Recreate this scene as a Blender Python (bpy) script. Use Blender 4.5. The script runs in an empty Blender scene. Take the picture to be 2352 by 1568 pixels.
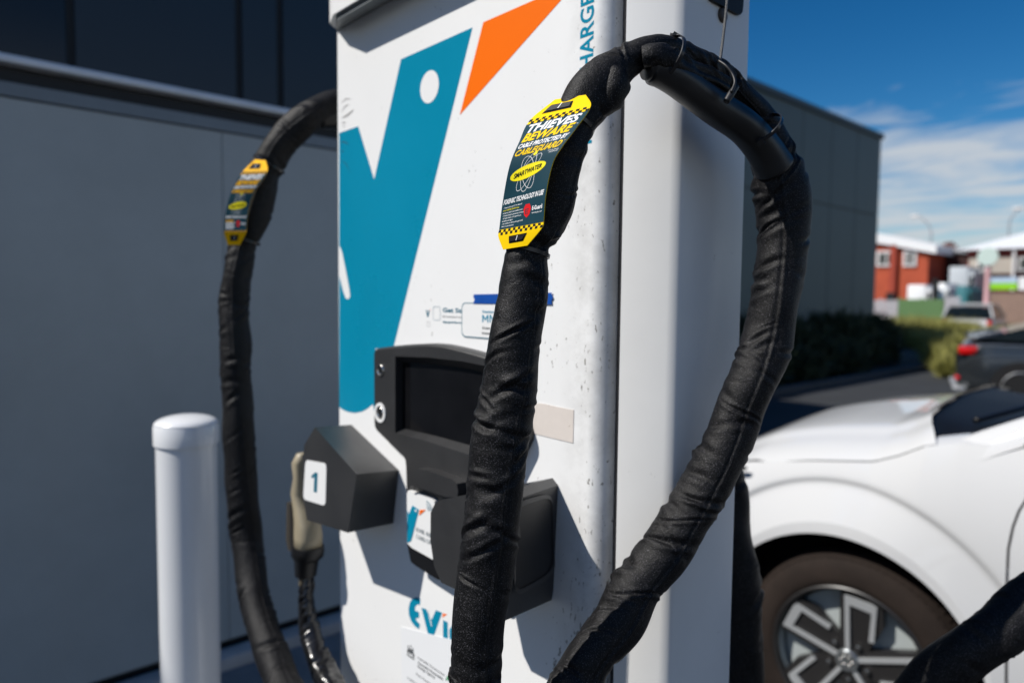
import bpy, bmesh, math, random
import numpy as np
from mathutils import Vector, Matrix, noise
random.seed(7)
SC = bpy.context.scene
COL = SC.collection
R = math.radians

# ------------------------------------------------------------------ camera
CAM_H = 1.58
FPX = 1616.83                     # focal length in photo units (2352 wide)
YAW, PITCH, ROLL = R(47.762), R(3.580), R(0.575)
_cy, _sy, _cp, _sp = math.cos(YAW), math.sin(YAW), math.cos(PITCH), math.sin(PITCH)
_f = Vector((-_sy * _cp, _cy * _cp, -_sp))
_r0 = Vector((_cy, _sy, 0))
_u0 = _r0.cross(_f)
_r = _r0 * math.cos(ROLL) + _u0 * math.sin(ROLL)
_u = -_r0 * math.sin(ROLL) + _u0 * math.cos(ROLL)
cam_d = bpy.data.cameras.new('camera')
cam = bpy.data.objects.new('camera', cam_d)
COL.objects.link(cam)
cam.matrix_world = Matrix(((_r.x, _u.x, -_f.x, 0), (_r.y, _u.y, -_f.y, 0), (_r.z, _u.z, -_f.z, CAM_H), (0, 0, 0, 1)))
cam_d.sensor_width = 36
cam_d.lens = FPX / 2352 * 36
cam_d.clip_start = 0.02
cam_d.clip_end = 2000
cam_d.dof.use_dof = True
cam_d.dof.focus_distance = 0.71
cam_d.dof.aperture_fstop = 3.5
SC.camera = cam
ORG = Vector((0, 0, CAM_H))


def P(px, py, X=None, Y=None, Z=None, d=None):
    """real-world point seen at a place of the photograph, on a given plane or at a given distance"""
    v = _f + _r * ((px - 1176) / FPX) - _u * ((py - 784) / FPX)
    if Y is not None: t = Y / v.y
    elif X is not None: t = X / v.x
    elif Z is not None: t = (Z - CAM_H) / v.z
    else: t = d
    return ORG + v * t


# ------------------------------------------------------------------ light
SUN_EL, SUN_AZ = R(47.5), R(208.0)           # azimuth clockwise from +Y
SC.view_settings.view_transform = 'Standard'
SC.view_settings.look = 'None'
SC.view_settings.gamma = 1
SC.view_settings.exposure = 0.28
w = bpy.data.worlds.new("World"); SC.world = w; w.use_nodes = True
nt = w.node_tree; N = nt.nodes; Lk = nt.links
N.clear()
sky = N.new('ShaderNodeTexSky'); sky.sky_type = 'NISHITA'; sky.sun_disc = False
sky.sun_elevation = SUN_EL; sky.sun_rotation = SUN_AZ
sky.air_density = 1.0; sky.dust_density = 0.2; sky.ozone_density = 4.0
hs = N.new('ShaderNodeHueSaturation'); hs.inputs['Saturation'].default_value = 1.35; hs.inputs['Value'].default_value = 0.76; hs.inputs['Hue'].default_value = 0.492
gm = N.new('ShaderNodeGamma'); gm.inputs[1].default_value = 1.25
tc = N.new('ShaderNodeTexCoord')
sep = N.new('ShaderNodeSeparateXYZ'); Lk.new(tc.outputs['Generated'], sep.inputs[0])
mz = N.new('ShaderNodeMath'); mz.operation = 'MAXIMUM'; mz.inputs[1].default_value = 0.0; Lk.new(sep.outputs[2], mz.inputs[0])
az = N.new('ShaderNodeMath'); az.operation = 'ADD'; az.inputs[1].default_value = 0.07; Lk.new(mz.outputs[0], az.inputs[0])
dv = N.new('ShaderNodeVectorMath'); dv.operation = 'DIVIDE'; Lk.new(tc.outputs['Generated'], dv.inputs[0])
cmb = N.new('ShaderNodeCombineXYZ')
for i in range(3): Lk.new(az.outputs[0], cmb.inputs[i])
Lk.new(cmb.outputs[0], dv.inputs[1])
mp = N.new('ShaderNodeMapping'); mp.inputs['Rotation'].default_value = (0, 0, R(-35)); mp.inputs['Scale'].default_value = (0.8, 1.3, 0.0)
mp.inputs['Location'].default_value = (2.3, 1.1, 0)
Lk.new(dv.outputs[0], mp.inputs[0])
nz = N.new('ShaderNodeTexNoise'); nz.inputs['Scale'].default_value = 1.7; nz.inputs['Detail'].default_value = 9; nz.inputs['Roughness'].default_value = 0.55
nz.inputs['Distortion'].default_value = 0.5
Lk.new(mp.outputs[0], nz.inputs[0])
# clouds lie towards the horizon: their cover thins with height
cov0 = N.new('ShaderNodeMapRange'); cov0.inputs[1].default_value = 0.17; cov0.inputs[2].default_value = 0.30
cov0.inputs[3].default_value = 0.23; cov0.inputs[4].default_value = -0.26; Lk.new(sep.outputs[2], cov0.inputs[0])
# cloud added out of view behind the camera, to whiten the fill light
dt = N.new('ShaderNodeVectorMath'); dt.operation = 'DOT_PRODUCT'; dt.inputs[1].default_value = (0.55, -0.83, 0.0); Lk.new(tc.outputs['Generated'], dt.inputs[0])
dm = N.new('ShaderNodeMapRange'); dm.inputs[1].default_value = -0.3; dm.inputs[2].default_value = 0.6; dm.inputs[3].default_value = 0.0; dm.inputs[4].default_value = 0.22
Lk.new(dt.outputs['Value'], dm.inputs[0])
cov = N.new('ShaderNodeMath'); cov.operation = 'ADD'; Lk.new(cov0.outputs[0], cov.inputs[0]); Lk.new(dm.outputs[0], cov.inputs[1])
ad = N.new('ShaderNodeMath'); ad.operation = 'ADD'; Lk.new(nz.outputs[0], ad.inputs[0]); Lk.new(cov.outputs[0], ad.inputs[1])
rmp = N.new('ShaderNodeValToRGB'); rmp.color_ramp.elements[0].position = 0.50; rmp.color_ramp.elements[1].position = 0.80
Lk.new(ad.outputs[0], rmp.inputs[0])
mx = N.new('ShaderNodeMixRGB'); mx.inputs[2].default_value = (7.4, 7.8, 8.2, 1)
cf = N.new('ShaderNodeMath'); cf.operation = 'MULTIPLY'; cf.inputs[1].default_value = 0.85
Lk.new(rmp.outputs[0], cf.inputs[0])
Lk.new(sky.outputs[0], hs.inputs['Color']); Lk.new(hs.outputs[0], gm.inputs[0])
Lk.new(gm.outputs[0], mx.inputs[1]); Lk.new(cf.outputs[0], mx.inputs[0])
bg = N.new('ShaderNodeBackground'); bg.inputs[1].default_value = 0.066
Lk.new(mx.outputs[0], bg.inputs[0])
wo = N.new('ShaderNodeOutputWorld'); Lk.new(bg.outputs[0], wo.inputs[0])
sd = bpy.data.lights.new('sun', 'SUN'); sd.energy = 4.3; sd.angle = R(0.5); sd.color = (1.0, 0.96, 0.9)
sun = bpy.data.objects.new('sun', sd); COL.objects.link(sun)
S = Vector((math.sin(SUN_AZ) * math.cos(SUN_EL), math.cos(SUN_AZ) * math.cos(SUN_EL), math.sin(SUN_EL)))
sun.rotation_euler = S.to_track_quat('Z', 'Y').to_euler()
sun.location = (0, 0, 30)


# ------------------------------------------------------------------ materials
def mat(name, col, rough=0.5, metal=0.0, spec=0.5, var=0.0, vscale=3.0, bump=0.0, bscale=200.0, coat=0.0, dirt=None,
        alpha=1.0, sheen=0.0, emit=None, rvar=0.0):
    m = bpy.data.materials.new(name); m.use_nodes = True
    n = m.node_tree.nodes; l = m.node_tree.links
    b = n['Principled BSDF']
    b.inputs['Base Color'].default_value = (*col, 1)
    b.inputs['Roughness'].default_value = rough
    b.inputs['Metallic'].default_value = metal
    b.inputs['Specular IOR Level'].default_value = spec
    b.inputs['Coat Weight'].default_value = coat
    b.inputs['Coat Roughness'].default_value = 0.05
    if sheen: b.inputs['Sheen Weight'].default_value = sheen
    if emit: b.inputs['Emission Color'].default_value = (*emit[0], 1); b.inputs['Emission Strength'].default_value = emit[1]
    tc = n.new('ShaderNodeTexCoord')
    last = None
    if var:
        t = n.new('ShaderNodeTexNoise'); t.inputs['Scale'].default_value = vscale; t.inputs['Detail'].default_value = 8
        t.inputs['Roughness'].default_value = 0.65
        l.new(tc.outputs['Object'], t.inputs['Vector'])
        mr = n.new('ShaderNodeMapRange'); mr.inputs[1].default_value = 0.25; mr.inputs[2].default_value = 0.75
        mr.inputs[3].default_value = 1 - var; mr.inputs[4].default_value = 1 + var; l.new(t.outputs[0], mr.inputs[0])
        vm = n.new('ShaderNodeVectorMath'); vm.operation = 'SCALE'; vm.inputs[0].default_value = col
        l.new(mr.outputs[0], vm.inputs['Scale']); l.new(vm.outputs[0], b.inputs['Base Color']); last = vm.outputs[0]
        if rvar:
            mr2 = n.new('ShaderNodeMapRange'); mr2.inputs[1].default_value = 0.3; mr2.inputs[2].default_value = 0.7
            mr2.inputs[3].default_value = rough - rvar; mr2.inputs[4].default_value = rough + rvar
            l.new(t.outputs[0], mr2.inputs[0]); l.new(mr2.outputs[0], b.inputs['Roughness'])
    if dirt:      # (scale, threshold low, high, colour)
        ds, lo, hi, dc = dirt
        t = n.new('ShaderNodeTexNoise'); t.inputs['Scale'].default_value = ds; t.inputs['Detail'].default_value = 10; t.inputs['Roughness'].default_value = 0.7
        l.new(tc.outputs['Object'], t.inputs['Vector'])
        mr = n.new('ShaderNodeMapRange'); mr.inputs[1].default_value = lo; mr.inputs[2].default_value = hi
        l.new(t.outputs[0], mr.inputs[0])
        mxx = n.new('ShaderNodeMixRGB'); l.new(mr.outputs[0], mxx.inputs[0])
        if last is not None: l.new(last, mxx.inputs[1])
        else: mxx.inputs[1].default_value = (*col, 1)
        mxx.inputs[2].default_value = (*dc, 1); l.new(mxx.outputs[0], b.inputs['Base Color']); last = mxx.outputs[0]
    if bump:
        t = n.new('ShaderNodeTexNoise'); t.inputs['Scale'].default_value = bscale; t.inputs['Detail'].default_value = 4
        l.new(tc.outputs['Object'], t.inputs['Vector'])
        bp = n.new('ShaderNodeBump'); bp.inputs['Strength'].default_value = bump; bp.inputs['Distance'].default_value = 0.001
        l.new(t.outputs[0], bp.inputs['Height']); l.new(bp.outputs[0], b.inputs['Normal'])
    return m


def door_white():
    """white powder coat with grime gathered in speckles near the rounded edge"""
    m = mat('white_powder_coat', (0.82, 0.82, 0.81), 0.38, var=0.03, vscale=2.5, bump=0.06, bscale=900)
    n = m.node_tree.nodes; l = m.node_tree.links; b = n['Principled BSDF']
    src = b.inputs['Base Color'].links[0].from_socket
    tc = n.new('ShaderNodeTexCoord')
    sp = n.new('ShaderNodeSeparateXYZ'); l.new(tc.outputs['Object'], sp.inputs[0])
    # speckles
    t = n.new('ShaderNodeTexNoise'); t.inputs['Scale'].default_value = 190; t.inputs['Detail'].default_value = 3; t.inputs['Roughness'].default_value = 0.6
    mpn = n.new('ShaderNodeMapping'); mpn.inputs['Scale'].default_value = (1, 1, 0.45); l.new(tc.outputs['Object'], mpn.inputs[0]); l.new(mpn.outputs[0], t.inputs['Vector'])
    t2 = n.new('ShaderNodeTexNoise'); t2.inputs['Scale'].default_value = 9; t2.inputs['Detail'].default_value = 3
    l.new(tc.outputs['Object'], t2.inputs['Vector'])
    ex = n.new('ShaderNodeMapRange'); ex.inputs[1].default_value = -0.70; ex.inputs[2].default_value = -0.61; ex.inputs[3].default_value = 0; ex.inputs[4].default_value = 0.25
    l.new(sp.outputs[0], ex.inputs[0])
    ez = n.new('ShaderNodeMapRange'); ez.inputs[1].default_value = 1.0; ez.inputs[2].default_value = 1.30; ez.inputs[3].default_value = 1.0; ez.inputs[4].default_value = 0.25
    l.new(sp.outputs[2], ez.inputs[0])
    mu = n.new('ShaderNodeMath'); mu.operation = 'MULTIPLY'; l.new(ex.outputs[0], mu.inputs[0]); l.new(ez.outputs[0], mu.inputs[1])
    a = n.new('ShaderNodeMath'); a.operation = 'ADD'; l.new(t.outputs[0], a.inputs[0]); l.new(mu.outputs[0], a.inputs[1])
    b2 = n.new('ShaderNodeMath'); b2.operation = 'MULTIPLY_ADD'; b2.inputs[1].default_value = 0.25; b2.inputs[2].default_value = -0.125
    l.new(t2.outputs[0], b2.inputs[0])
    a2 = n.new('ShaderNodeMath'); a2.operation = 'ADD'; l.new(a.outputs[0], a2.inputs[0]); l.new(b2.outputs[0], a2.inputs[1])
    mr = n.new('ShaderNodeMapRange'); mr.inputs[1].default_value = 0.72; mr.inputs[2].default_value = 0.77; mr.inputs[4].default_value = 0.85; l.new(a2.outputs[0], mr.inputs[0])
    mx = n.new('ShaderNodeMixRGB'); l.new(mr.outputs[0], mx.inputs[0]); l.new(src, mx.inputs[1]); mx.inputs[2].default_value = (0.12, 0.105, 0.08, 1)
    # grey grime on the rounded edge
    eg = n.new('ShaderNodeMapRange'); eg.inputs[1].default_value = -0.655; eg.inputs[2].default_value = -0.615; l.new(sp.outputs[0], eg.inputs[0])
    t3 = n.new('ShaderNodeTexNoise'); t3.inputs['Scale'].default_value = 14; t3.inputs['Detail'].default_value = 8; t3.inputs['Roughness'].default_value = 0.7
    l.new(tc.outputs['Object'], t3.inputs['Vector'])
    g3 = n.new('ShaderNodeMapRange'); g3.inputs[1].default_value = 0.38; g3.inputs[2].default_value = 0.68; g3.inputs[4].default_value = 0.5; l.new(t3.outputs[0], g3.inputs[0])
    mg = n.new('ShaderNodeMath'); mg.operation = 'MULTIPLY'; l.new(eg.outputs[0], mg.inputs[0]); l.new(g3.outputs[0], mg.inputs[1])
    mx2 = n.new('ShaderNodeMixRGB'); l.new(mg.outputs[0], mx2.inputs[0]); l.new(mx.outputs[0], mx2.inputs[1]); mx2.inputs[2].default_value = (0.36, 0.35, 0.33, 1)
    l.new(mx2.outputs[0], b.inputs['Base Color'])
    return m


def fabric():
    m = bpy.data.materials.new('black_nylon_sleeve'); m.use_nodes = True
    n = m.node_tree.nodes; l = m.node_tree.links; b = n['Principled BSDF']
    b.inputs['Roughness'].default_value = 0.52; b.inputs['Specular IOR Level'].default_value = 0.24
    b.inputs['Base Color'].default_value = (0.0075, 0.0075, 0.0085, 1)
    pass
    tc = n.new('ShaderNodeTexCoord')
    v = n.new('ShaderNodeTexVoronoi'); v.inputs['Scale'].default_value = 850; l.new(tc.outputs['Object'], v.inputs['Vector'])
    t = n.new('ShaderNodeTexNoise'); t.inputs['Scale'].default_value = 1300; t.inputs['Detail'].default_value = 2; l.new(tc.outputs['Object'], t.inputs['Vector'])
    ad = n.new('ShaderNodeMath'); ad.operation = 'ADD'; l.new(v.outputs['Distance'], ad.inputs[0]); l.new(t.outputs[0], ad.inputs[1])
    bp = n.new('ShaderNodeBump'); bp.inputs['Strength'].default_value = 0.6; bp.inputs['Distance'].default_value = 0.0005
    l.new(ad.outputs[0], bp.inputs['Height'])
    t2 = n.new('ShaderNodeTexNoise'); t2.inputs['Scale'].default_value = 34; t2.inputs['Detail'].default_value = 4; t2.inputs['Distortion'].default_value = 0.6
    l.new(tc.outputs['Object'], t2.inputs['Vector'])
    bp2 = n.new('ShaderNodeBump'); bp2.inputs['Strength'].default_value = 0.35; bp2.inputs['Distance'].default_value = 0.006
    l.new(t2.outputs[0], bp2.inputs['Height']); l.new(bp.outputs[0], bp2.inputs['Normal'])
    l.new(bp2.outputs[0], b.inputs['Normal'])
    # sun glints on the weave, painted in as pale specks
    c = n.new('ShaderNodeTexNoise'); c.inputs['Scale'].default_value = 1000; c.inputs['Detail'].default_value = 1; l.new(tc.outputs['Object'], c.inputs['Vector'])
    mr = n.new('ShaderNodeMapRange'); mr.inputs[1].default_value = 0.60; mr.inputs[2].default_value = 0.70; l.new(c.outputs[0], mr.inputs[0])
    mx = n.new('ShaderNodeMixRGB'); mx.inputs[1].default_value = (0.0022, 0.0022, 0.0025, 1); mx.inputs[2].default_value = (0.075, 0.072, 0.079, 1)
    l.new(mr.outputs[0], mx.inputs[0]); l.new(mx.outputs[0], b.inputs['Base Color'])
    return m


M = {}
M['door'] = door_white()
M['white'] = mat('cabinet_white_paint', (0.76, 0.755, 0.735), 0.34, var=0.05, vscale=4, bump=0.1, bscale=700, dirt=(26, 0.66, 0.74, (0.4, 0.39, 0.37)))
M['seal'] = mat('black_rubber_seal', (0.012, 0.012, 0.014), 0.5)
M['trim'] = mat('grey_roof_lining', (0.22, 0.23, 0.23), 0.4, var=0.2, vscale=20)
M['teal'] = mat('teal_vinyl', (0.002, 0.225, 0.36), 0.3, var=0.05, vscale=4, rvar=0.05, spec=0.2)
M['tealdark'] = mat('teal_print', (0.01, 0.13, 0.20), 0.4)
M['orange'] = mat('orange_vinyl', (0.90, 0.155, 0.002), 0.4, var=0.03, vscale=5, spec=0.2)
M['vwhite'] = mat('white_vinyl', (0.80, 0.80, 0.79), 0.4)
M['print'] = mat('grey_black_print', (0.03, 0.035, 0.04), 0.5)
M['gprint'] = mat('green_print', (0.02, 0.25, 0.08), 0.5)
M['plastic'] = mat('dark_grey_moulded_plastic', (0.030, 0.030, 0.031), 0.42, spec=0.5, var=0.18, vscale=7, bump=0.35, bscale=900, rvar=0.08)
M['plasticd'] = mat('black_moulded_plastic', (0.008, 0.008, 0.009), 0.4, spec=0.4, bump=0.2, bscale=900)
M['glassk'] = mat('dark_display_glass', (0.006, 0.006, 0.007), 0.12, spec=0.25, var=0.3, vscale=20, rvar=0.04)
M['chrome'] = mat('worn_steel', (0.55, 0.53, 0.50), 0.25, metal=1.0, var=0.2, vscale=80)
M['beige'] = mat('beige_connector_plastic', (0.32, 0.275, 0.19), 0.42, var=0.1, vscale=15, dirt=(30, 0.62, 0.72, (0.12, 0.1, 0.07)))
M['tape'] = mat('glossy_black_tape', (0.010, 0.010, 0.011), 0.2, var=0.3, vscale=30, bump=0.7, bscale=60, rvar=0.12)
M['fabric'] = fabric()
M['pipe'] = mat('smooth_black_plastic_tube', (0.012, 0.012, 0.013), 0.36, var=0.3, vscale=12, bump=0.15, bscale=500, rvar=0.1)
M['tie'] = mat('black_nylon_tie', (0.02, 0.02, 0.022), 0.22)
M['rope'] = mat('grey_wire_rope', (0.10, 0.10, 0.10), 0.5, metal=0.5, bump=1.0, bscale=1500)
M['lnavy'] = mat('navy_tag_print', (0.008, 0.045, 0.065), 0.6, spec=0.12, var=0.05, vscale=30)
M['lyel'] = mat('yellow_tag_print', (0.92, 0.60, 0.0), 0.6, spec=0.12)
M['lyel2'] = mat('amber_tag_print', (0.92, 0.47, 0.0), 0.6, spec=0.12)
M['lwhite'] = mat('white_tag_print', (0.85, 0.85, 0.85), 0.6, spec=0.12)
M['lblack'] = mat('black_tag_print', (0.01, 0.01, 0.01), 0.6, spec=0.12)
M['lred'] = mat('red_tag_print', (0.65, 0.01, 0.015), 0.6, spec=0.12)
M['blue'] = mat('blue_adhesive_tape', (0.005, 0.07, 0.35), 0.4, var=0.15, vscale=40, bump=0.6, bscale=120)
M['pink'] = mat('faded_sticker', (0.66, 0.60, 0.55), 0.6, var=0.06, vscale=25, dirt=(70, 0.66, 0.72, (0.3, 0.24, 0.18)))
M['bollard'] = mat('white_gloss_paint', (0.78, 0.79, 0.80), 0.26, coat=0.4, var=0.03, vscale=4, dirt=(22, 0.70, 0.75, (0.4, 0.4, 0.4)))
M['wallgrey'] = mat('grey_cladding_panel', (0.40, 0.42, 0.405), 0.42, var=0.14, vscale=1.4, bump=0.05, bscale=300, rvar=0.05)
M['rail'] = mat('pale_metal_capping', (0.70, 0.72, 0.75), 0.35, metal=0.2, var=0.1, vscale=6)
M['shadowgap'] = mat('dark_gap', (0.008, 0.009, 0.01), 0.6)
M['navybld'] = mat('dark_blue_cladding', (0.011, 0.028, 0.044), 0.35, var=0.12, vscale=0.8)
M['greenbld'] = mat('grey_green_cladding', (0.105, 0.135, 0.125), 0.55, var=0.08, vscale=0.7)
M['greenrim'] = mat('grey_green_flashing', (0.045, 0.06, 0.06), 0.5)
M['asphalt'] = mat('asphalt', (0.026, 0.028, 0.031), 0.85, var=0.3, vscale=1.2, bump=1.0, bscale=120)
M['concrete'] = mat('concrete_kerb', (0.42, 0.40, 0.38), 0.8, var=0.2, vscale=6, bump=0.5, bscale=100)
M['mulch'] = mat('mulch_bed', (0.045, 0.03, 0.02), 0.9, var=0.4, vscale=8, bump=1, bscale=30)
M['carwhite'] = mat('pearl_white_car_paint', (0.60, 0.605, 0.61), 0.6, spec=0.2, coat=1.0, var=0.012, vscale=2)
M['cardark'] = mat('dark_grey_metallic_car_paint', (0.06, 0.07, 0.08), 0.3, metal=0.7, coat=1.0)
M['glass'] = mat('car_window_glass', (0.006, 0.009, 0.009), 0.05, spec=0.35)
M['tyre'] = mat('tyre_rubber', (0.020, 0.0135, 0.0105), 0.85, spec=0.25, var=0.35, vscale=9, bump=0.5, bscale=150)
M['alloy'] = mat('machined_alloy', (0.66, 0.68, 0.69), 0.3, metal=0.6)
M['alloyd'] = mat('dark_grey_alloy', (0.018, 0.017, 0.017), 0.4)
M['barrel'] = mat('silver_wheel_barrel', (0.42, 0.46, 0.46), 0.5, metal=0.2)
M['liner'] = mat('wheel_arch_liner', (0.006, 0.006, 0.007), 0.8)
M['red'] = mat('red_lamp_lens', (0.65, 0.004, 0.003), 0.15, coat=1.0)
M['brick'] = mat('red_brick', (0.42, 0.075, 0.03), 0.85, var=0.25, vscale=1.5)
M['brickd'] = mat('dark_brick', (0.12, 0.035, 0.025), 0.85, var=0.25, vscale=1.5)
M['tin'] = mat('white_metal_roof', (0.80, 0.80, 0.79), 0.4)
M['cream'] = mat('cream_render', (0.42, 0.37, 0.31), 0.8, var=0.1, vscale=1)
M['frame'] = mat('white_window_frame', (0.7, 0.68, 0.66), 0.5)
M['pane'] = mat('window_pane', (0.06, 0.065, 0.06), 0.12)
M['fencew'] = mat('pale_fence_paint', (0.5, 0.48, 0.5), 0.6)
M['fenceg'] = mat('green_fence_sheet', (0.14, 0.26, 0.10), 0.7)
M['leafd'] = mat('dark_green_leaf', (0.028, 0.045, 0.018), 0.6, var=0.5, vscale=3)
M['leafy'] = mat('yellow_green_grass', (0.27, 0.26, 0.07), 0.6, var=0.4, vscale=3)
M['signgreen'] = mat('green_sign_sheet', (0.25, 0.60, 0.01), 0.5)
M['signblue'] = mat('pale_blue_sign_sheet', (0.42, 0.55, 0.68), 0.5)
M['steel'] = mat('galvanised_steel', (0.45, 0.46, 0.47), 0.45, metal=0.5)
M['pinkpost'] = mat('faded_red_white_post', (0.62, 0.36, 0.36), 0.6)
M['cyan'] = mat('teal_tarpaulin', (0.03, 0.16, 0.18), 0.6)


# ------------------------------------------------------------------ mesh helpers
def link(name, me, parent=None, m=None, smooth=False):
    o = bpy.data.objects.new(name, me); COL.objects.link(o)
    if parent is not None: o.parent = parent
    if m is not None: me.materials.append(m)
    if smooth:
        for p in me.polygons: p.use_smooth = True
    return o


def bmobj(name, bm, m, parent=None, smooth=False, bevel=0.0, seg=2, auto=False):
    if bevel:
        es = [e for e in bm.edges if len(e.link_faces) == 2 and e.calc_face_angle(0) > 0.5]
        bmesh.ops.bevel(bm, geom=es, offset=bevel, segments=seg, affect='EDGES', profile=0.5, clamp_overlap=True)
    bmesh.ops.recalc_face_normals(bm, faces=bm.faces[:])
    if auto:
        for f in bm.faces: f.smooth = True
        for e in bm.edges:
            if len(e.link_faces) == 2 and e.calc_face_angle(0) > R(35): e.smooth = False
    me = bpy.data.meshes.new(name); bm.to_mesh(me); bm.free()
    o = link(name, me, parent, m, smooth)
    return o


def empty(name, loc, label, cat, group=None):
    o = bpy.data.objects.new(name, None); COL.objects.link(o); o.location = loc
    o.empty_display_size = 0.1
    o['label'] = label; o['category'] = cat
    if group: o['group'] = group
    return o


def world_child(o, parent):
    """parent keeping the mesh where it was built in world space"""
    o.parent = parent
    o.matrix_parent_inverse = Matrix.Translation(-parent.location)
    return o


def adopt(parent, *objs):
    for o in objs:
        if parent.type == 'EMPTY': world_child(o, parent)
        else: o.parent = parent
    return objs[0]


def tag(o, label, cat, group=None, kind=None):
    if label: o['label'] = label
    if cat: o['category'] = cat
    if group: o['group'] = group
    if kind: o['kind'] = kind
    return o


def struct(o): o['kind'] = 'structure'; return o


def box(bm, lo, hi, mtx=None):
    r = bmesh.ops.create_cube(bm, size=1)
    for v in r['verts']:
        v.co = Vector([lo[i] + (v.co[i] + 0.5) * (hi[i] - lo[i]) for i in range(3)])
        if mtx: v.co = mtx @ v.co
    return r['verts']


def prism(bm, pts, off):
    """closed polygon (3D points) extruded by vector off"""
    a = [bm.verts.new(p) for p in pts]
    b = [bm.verts.new(Vector(p) + off) for p in pts]
    n = len(pts)
    bm.faces.new(a); bm.faces.new(b[::-1])
    for i in range(n):
        bm.faces.new((a[i], b[i], b[(i + 1) % n], a[(i + 1) % n]))


def flat(bm, pts):
    bm.faces.new([bm.verts.new(p) for p in pts]).normal_update()


def rounded(pts, r, seg=5):
    """round corners of a 2D polygon"""
    out = []
    n = len(pts)
    for i in range(n):
        p = Vector(pts[i]); a = Vector(pts[i - 1]); b = Vector(pts[(i + 1) % n])
        da = (a - p); db = (b - p)
        rr = r[i] if isinstance(r, (list, tuple)) else r
        k = min(rr, da.length * 0.45, db.length * 0.45)
        if k < 1e-5: out.append(tuple(p)); continue
        A = p + da.normalized() * k; B = p + db.normalized() * k
        for j in range(seg + 1):
            t = j / seg
            out.append(tuple(A * (1 - t) ** 2 + p * 2 * t * (1 - t) + B * t * t))
    return out


def catmull(pts, n):
    """pts: array (k,c) -> n samples, spaced along length"""
    pts = np.array(pts, float)
    p = np.vstack([2 * pts[0] - pts[1], pts, 2 * pts[-1] - pts[-2]])
    out = []
    K = len(pts) - 1
    for i in range(K):
        p0, p1, p2, p3 = p[i], p[i + 1], p[i + 2], p[i + 3]
        for t in np.linspace(0, 1, 24, endpoint=False):
            out.append(0.5 * ((2 * p1) + (-p0 + p2) * t + (2 * p0 - 5 * p1 + 4 * p2 - p3) * t * t + (-p0 + 3 * p1 - 3 * p2 + p3) * t ** 3))
    out.append(pts[-1]); out = np.array(out)
    s = np.concatenate([[0], np.cumsum(np.linalg.norm(np.diff(out[:, :3], axis=0), axis=1))])
    q = np.linspace(0, s[-1], n)
    return np.stack([np.interp(q, s, out[:, c]) for c in range(out.shape[1])], 1), q


def tube(name, ctrl, m, parent=None, nu=24, step=0.004, folds=0, seed=1, lump=0.0, amp=1.0, caps=True, seam=False):
    """ctrl: list of (Vector, radius). smooth tube with optional cloth folds"""
    arr = [(*p, r) for p, r in ctrl]
    L = sum((Vector(arr[i][:3]) - Vector(arr[i + 1][:3])).length for i in range(len(arr) - 1))
    n = max(4, int(L / step))
    C, s = catmull(arr, n)
    pos, rad = C[:, :3], C[:, 3]
    T = np.gradient(pos, axis=0); T /= np.linalg.norm(T, axis=1)[:, None]
    ref = np.array([0.3, -0.8, 0.5]); ref = ref - T[0] * (ref @ T[0]); ref /= np.linalg.norm(ref)
    U = [ref]
    for i in range(1, n):
        r_ = U[-1] - T[i] * (U[-1] @ T[i]); U.append(r_ / np.linalg.norm(r_))
    U = np.array(U); V = np.cross(T, U)
    th = np.linspace(0, 2 * math.pi, nu, endpoint=False)
    S_, TH = np.meshgrid(s, th, indexing='ij')
    D = np.zeros_like(S_)
    rg = np.random.RandomState(seed)
    if lump:
        for _ in range(9):
            k = rg.uniform(12, 70); ph = rg.uniform(0, 6.28); q = rg.randint(1, 4); ph2 = rg.uniform(0, 6.28)
            D += lump * 0.3 * np.sin(S_ * k + ph) * np.cos(q * TH + ph2)
    for _ in range(int(folds * L)):
        s0 = rg.uniform(0, s[-1]); t0 = rg.uniform(0, 6.28); k = rg.uniform(-0.016, 0.020)
        wd = rg.uniform(0.0016, 0.0060); ext = rg.uniform(0.3, 1.0); a = rg.uniform(0.0006, 0.0032) * amp
        dth = (TH - t0 + math.pi) % (2 * math.pi) - math.pi
        x = (S_ - s0 - k * dth - 0.003 * np.sin(dth * 2.2)) / wd
        e = np.exp(-(dth / ext) ** 2)
        D += a * e * (-np.exp(-x * x) + 0.75 * np.exp(-((x - 1.7) / 1.1) ** 2) + 0.4 * np.exp(-((x + 1.8) / 1.2) ** 2))
    if seam:
        dth = (TH - 5.0 - 0.4 * np.sin(S_ * 4) + math.pi) % (2 * math.pi) - math.pi
        D += 0.0016 * np.exp(-(dth / 0.05) ** 2) - 0.0012 * np.exp(-((dth - 0.12) / 0.06) ** 2)
    RR = rad[:, None] + D
    VT = pos[:, None, :] + RR[..., None] * (np.cos(TH)[..., None] * U[:, None, :] + np.sin(TH)[..., None] * V[:, None, :])
    verts = VT.reshape(-1, 3).tolist()
    faces = []
    for i in range(n - 1):
        for j in range(nu):
            a_ = i * nu + j; b_ = i * nu + (j + 1) % nu
            faces.append((a_, b_, b_ + nu, a_ + nu))
    if caps:
        faces.append(tuple(range(nu))[::-1]); faces.append(tuple((n - 1) * nu + j for j in range(nu)))
    me = bpy.data.meshes.new(name); me.from_pydata(verts, [], faces); me.update()
    return link(name, me, parent, m, True)


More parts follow.
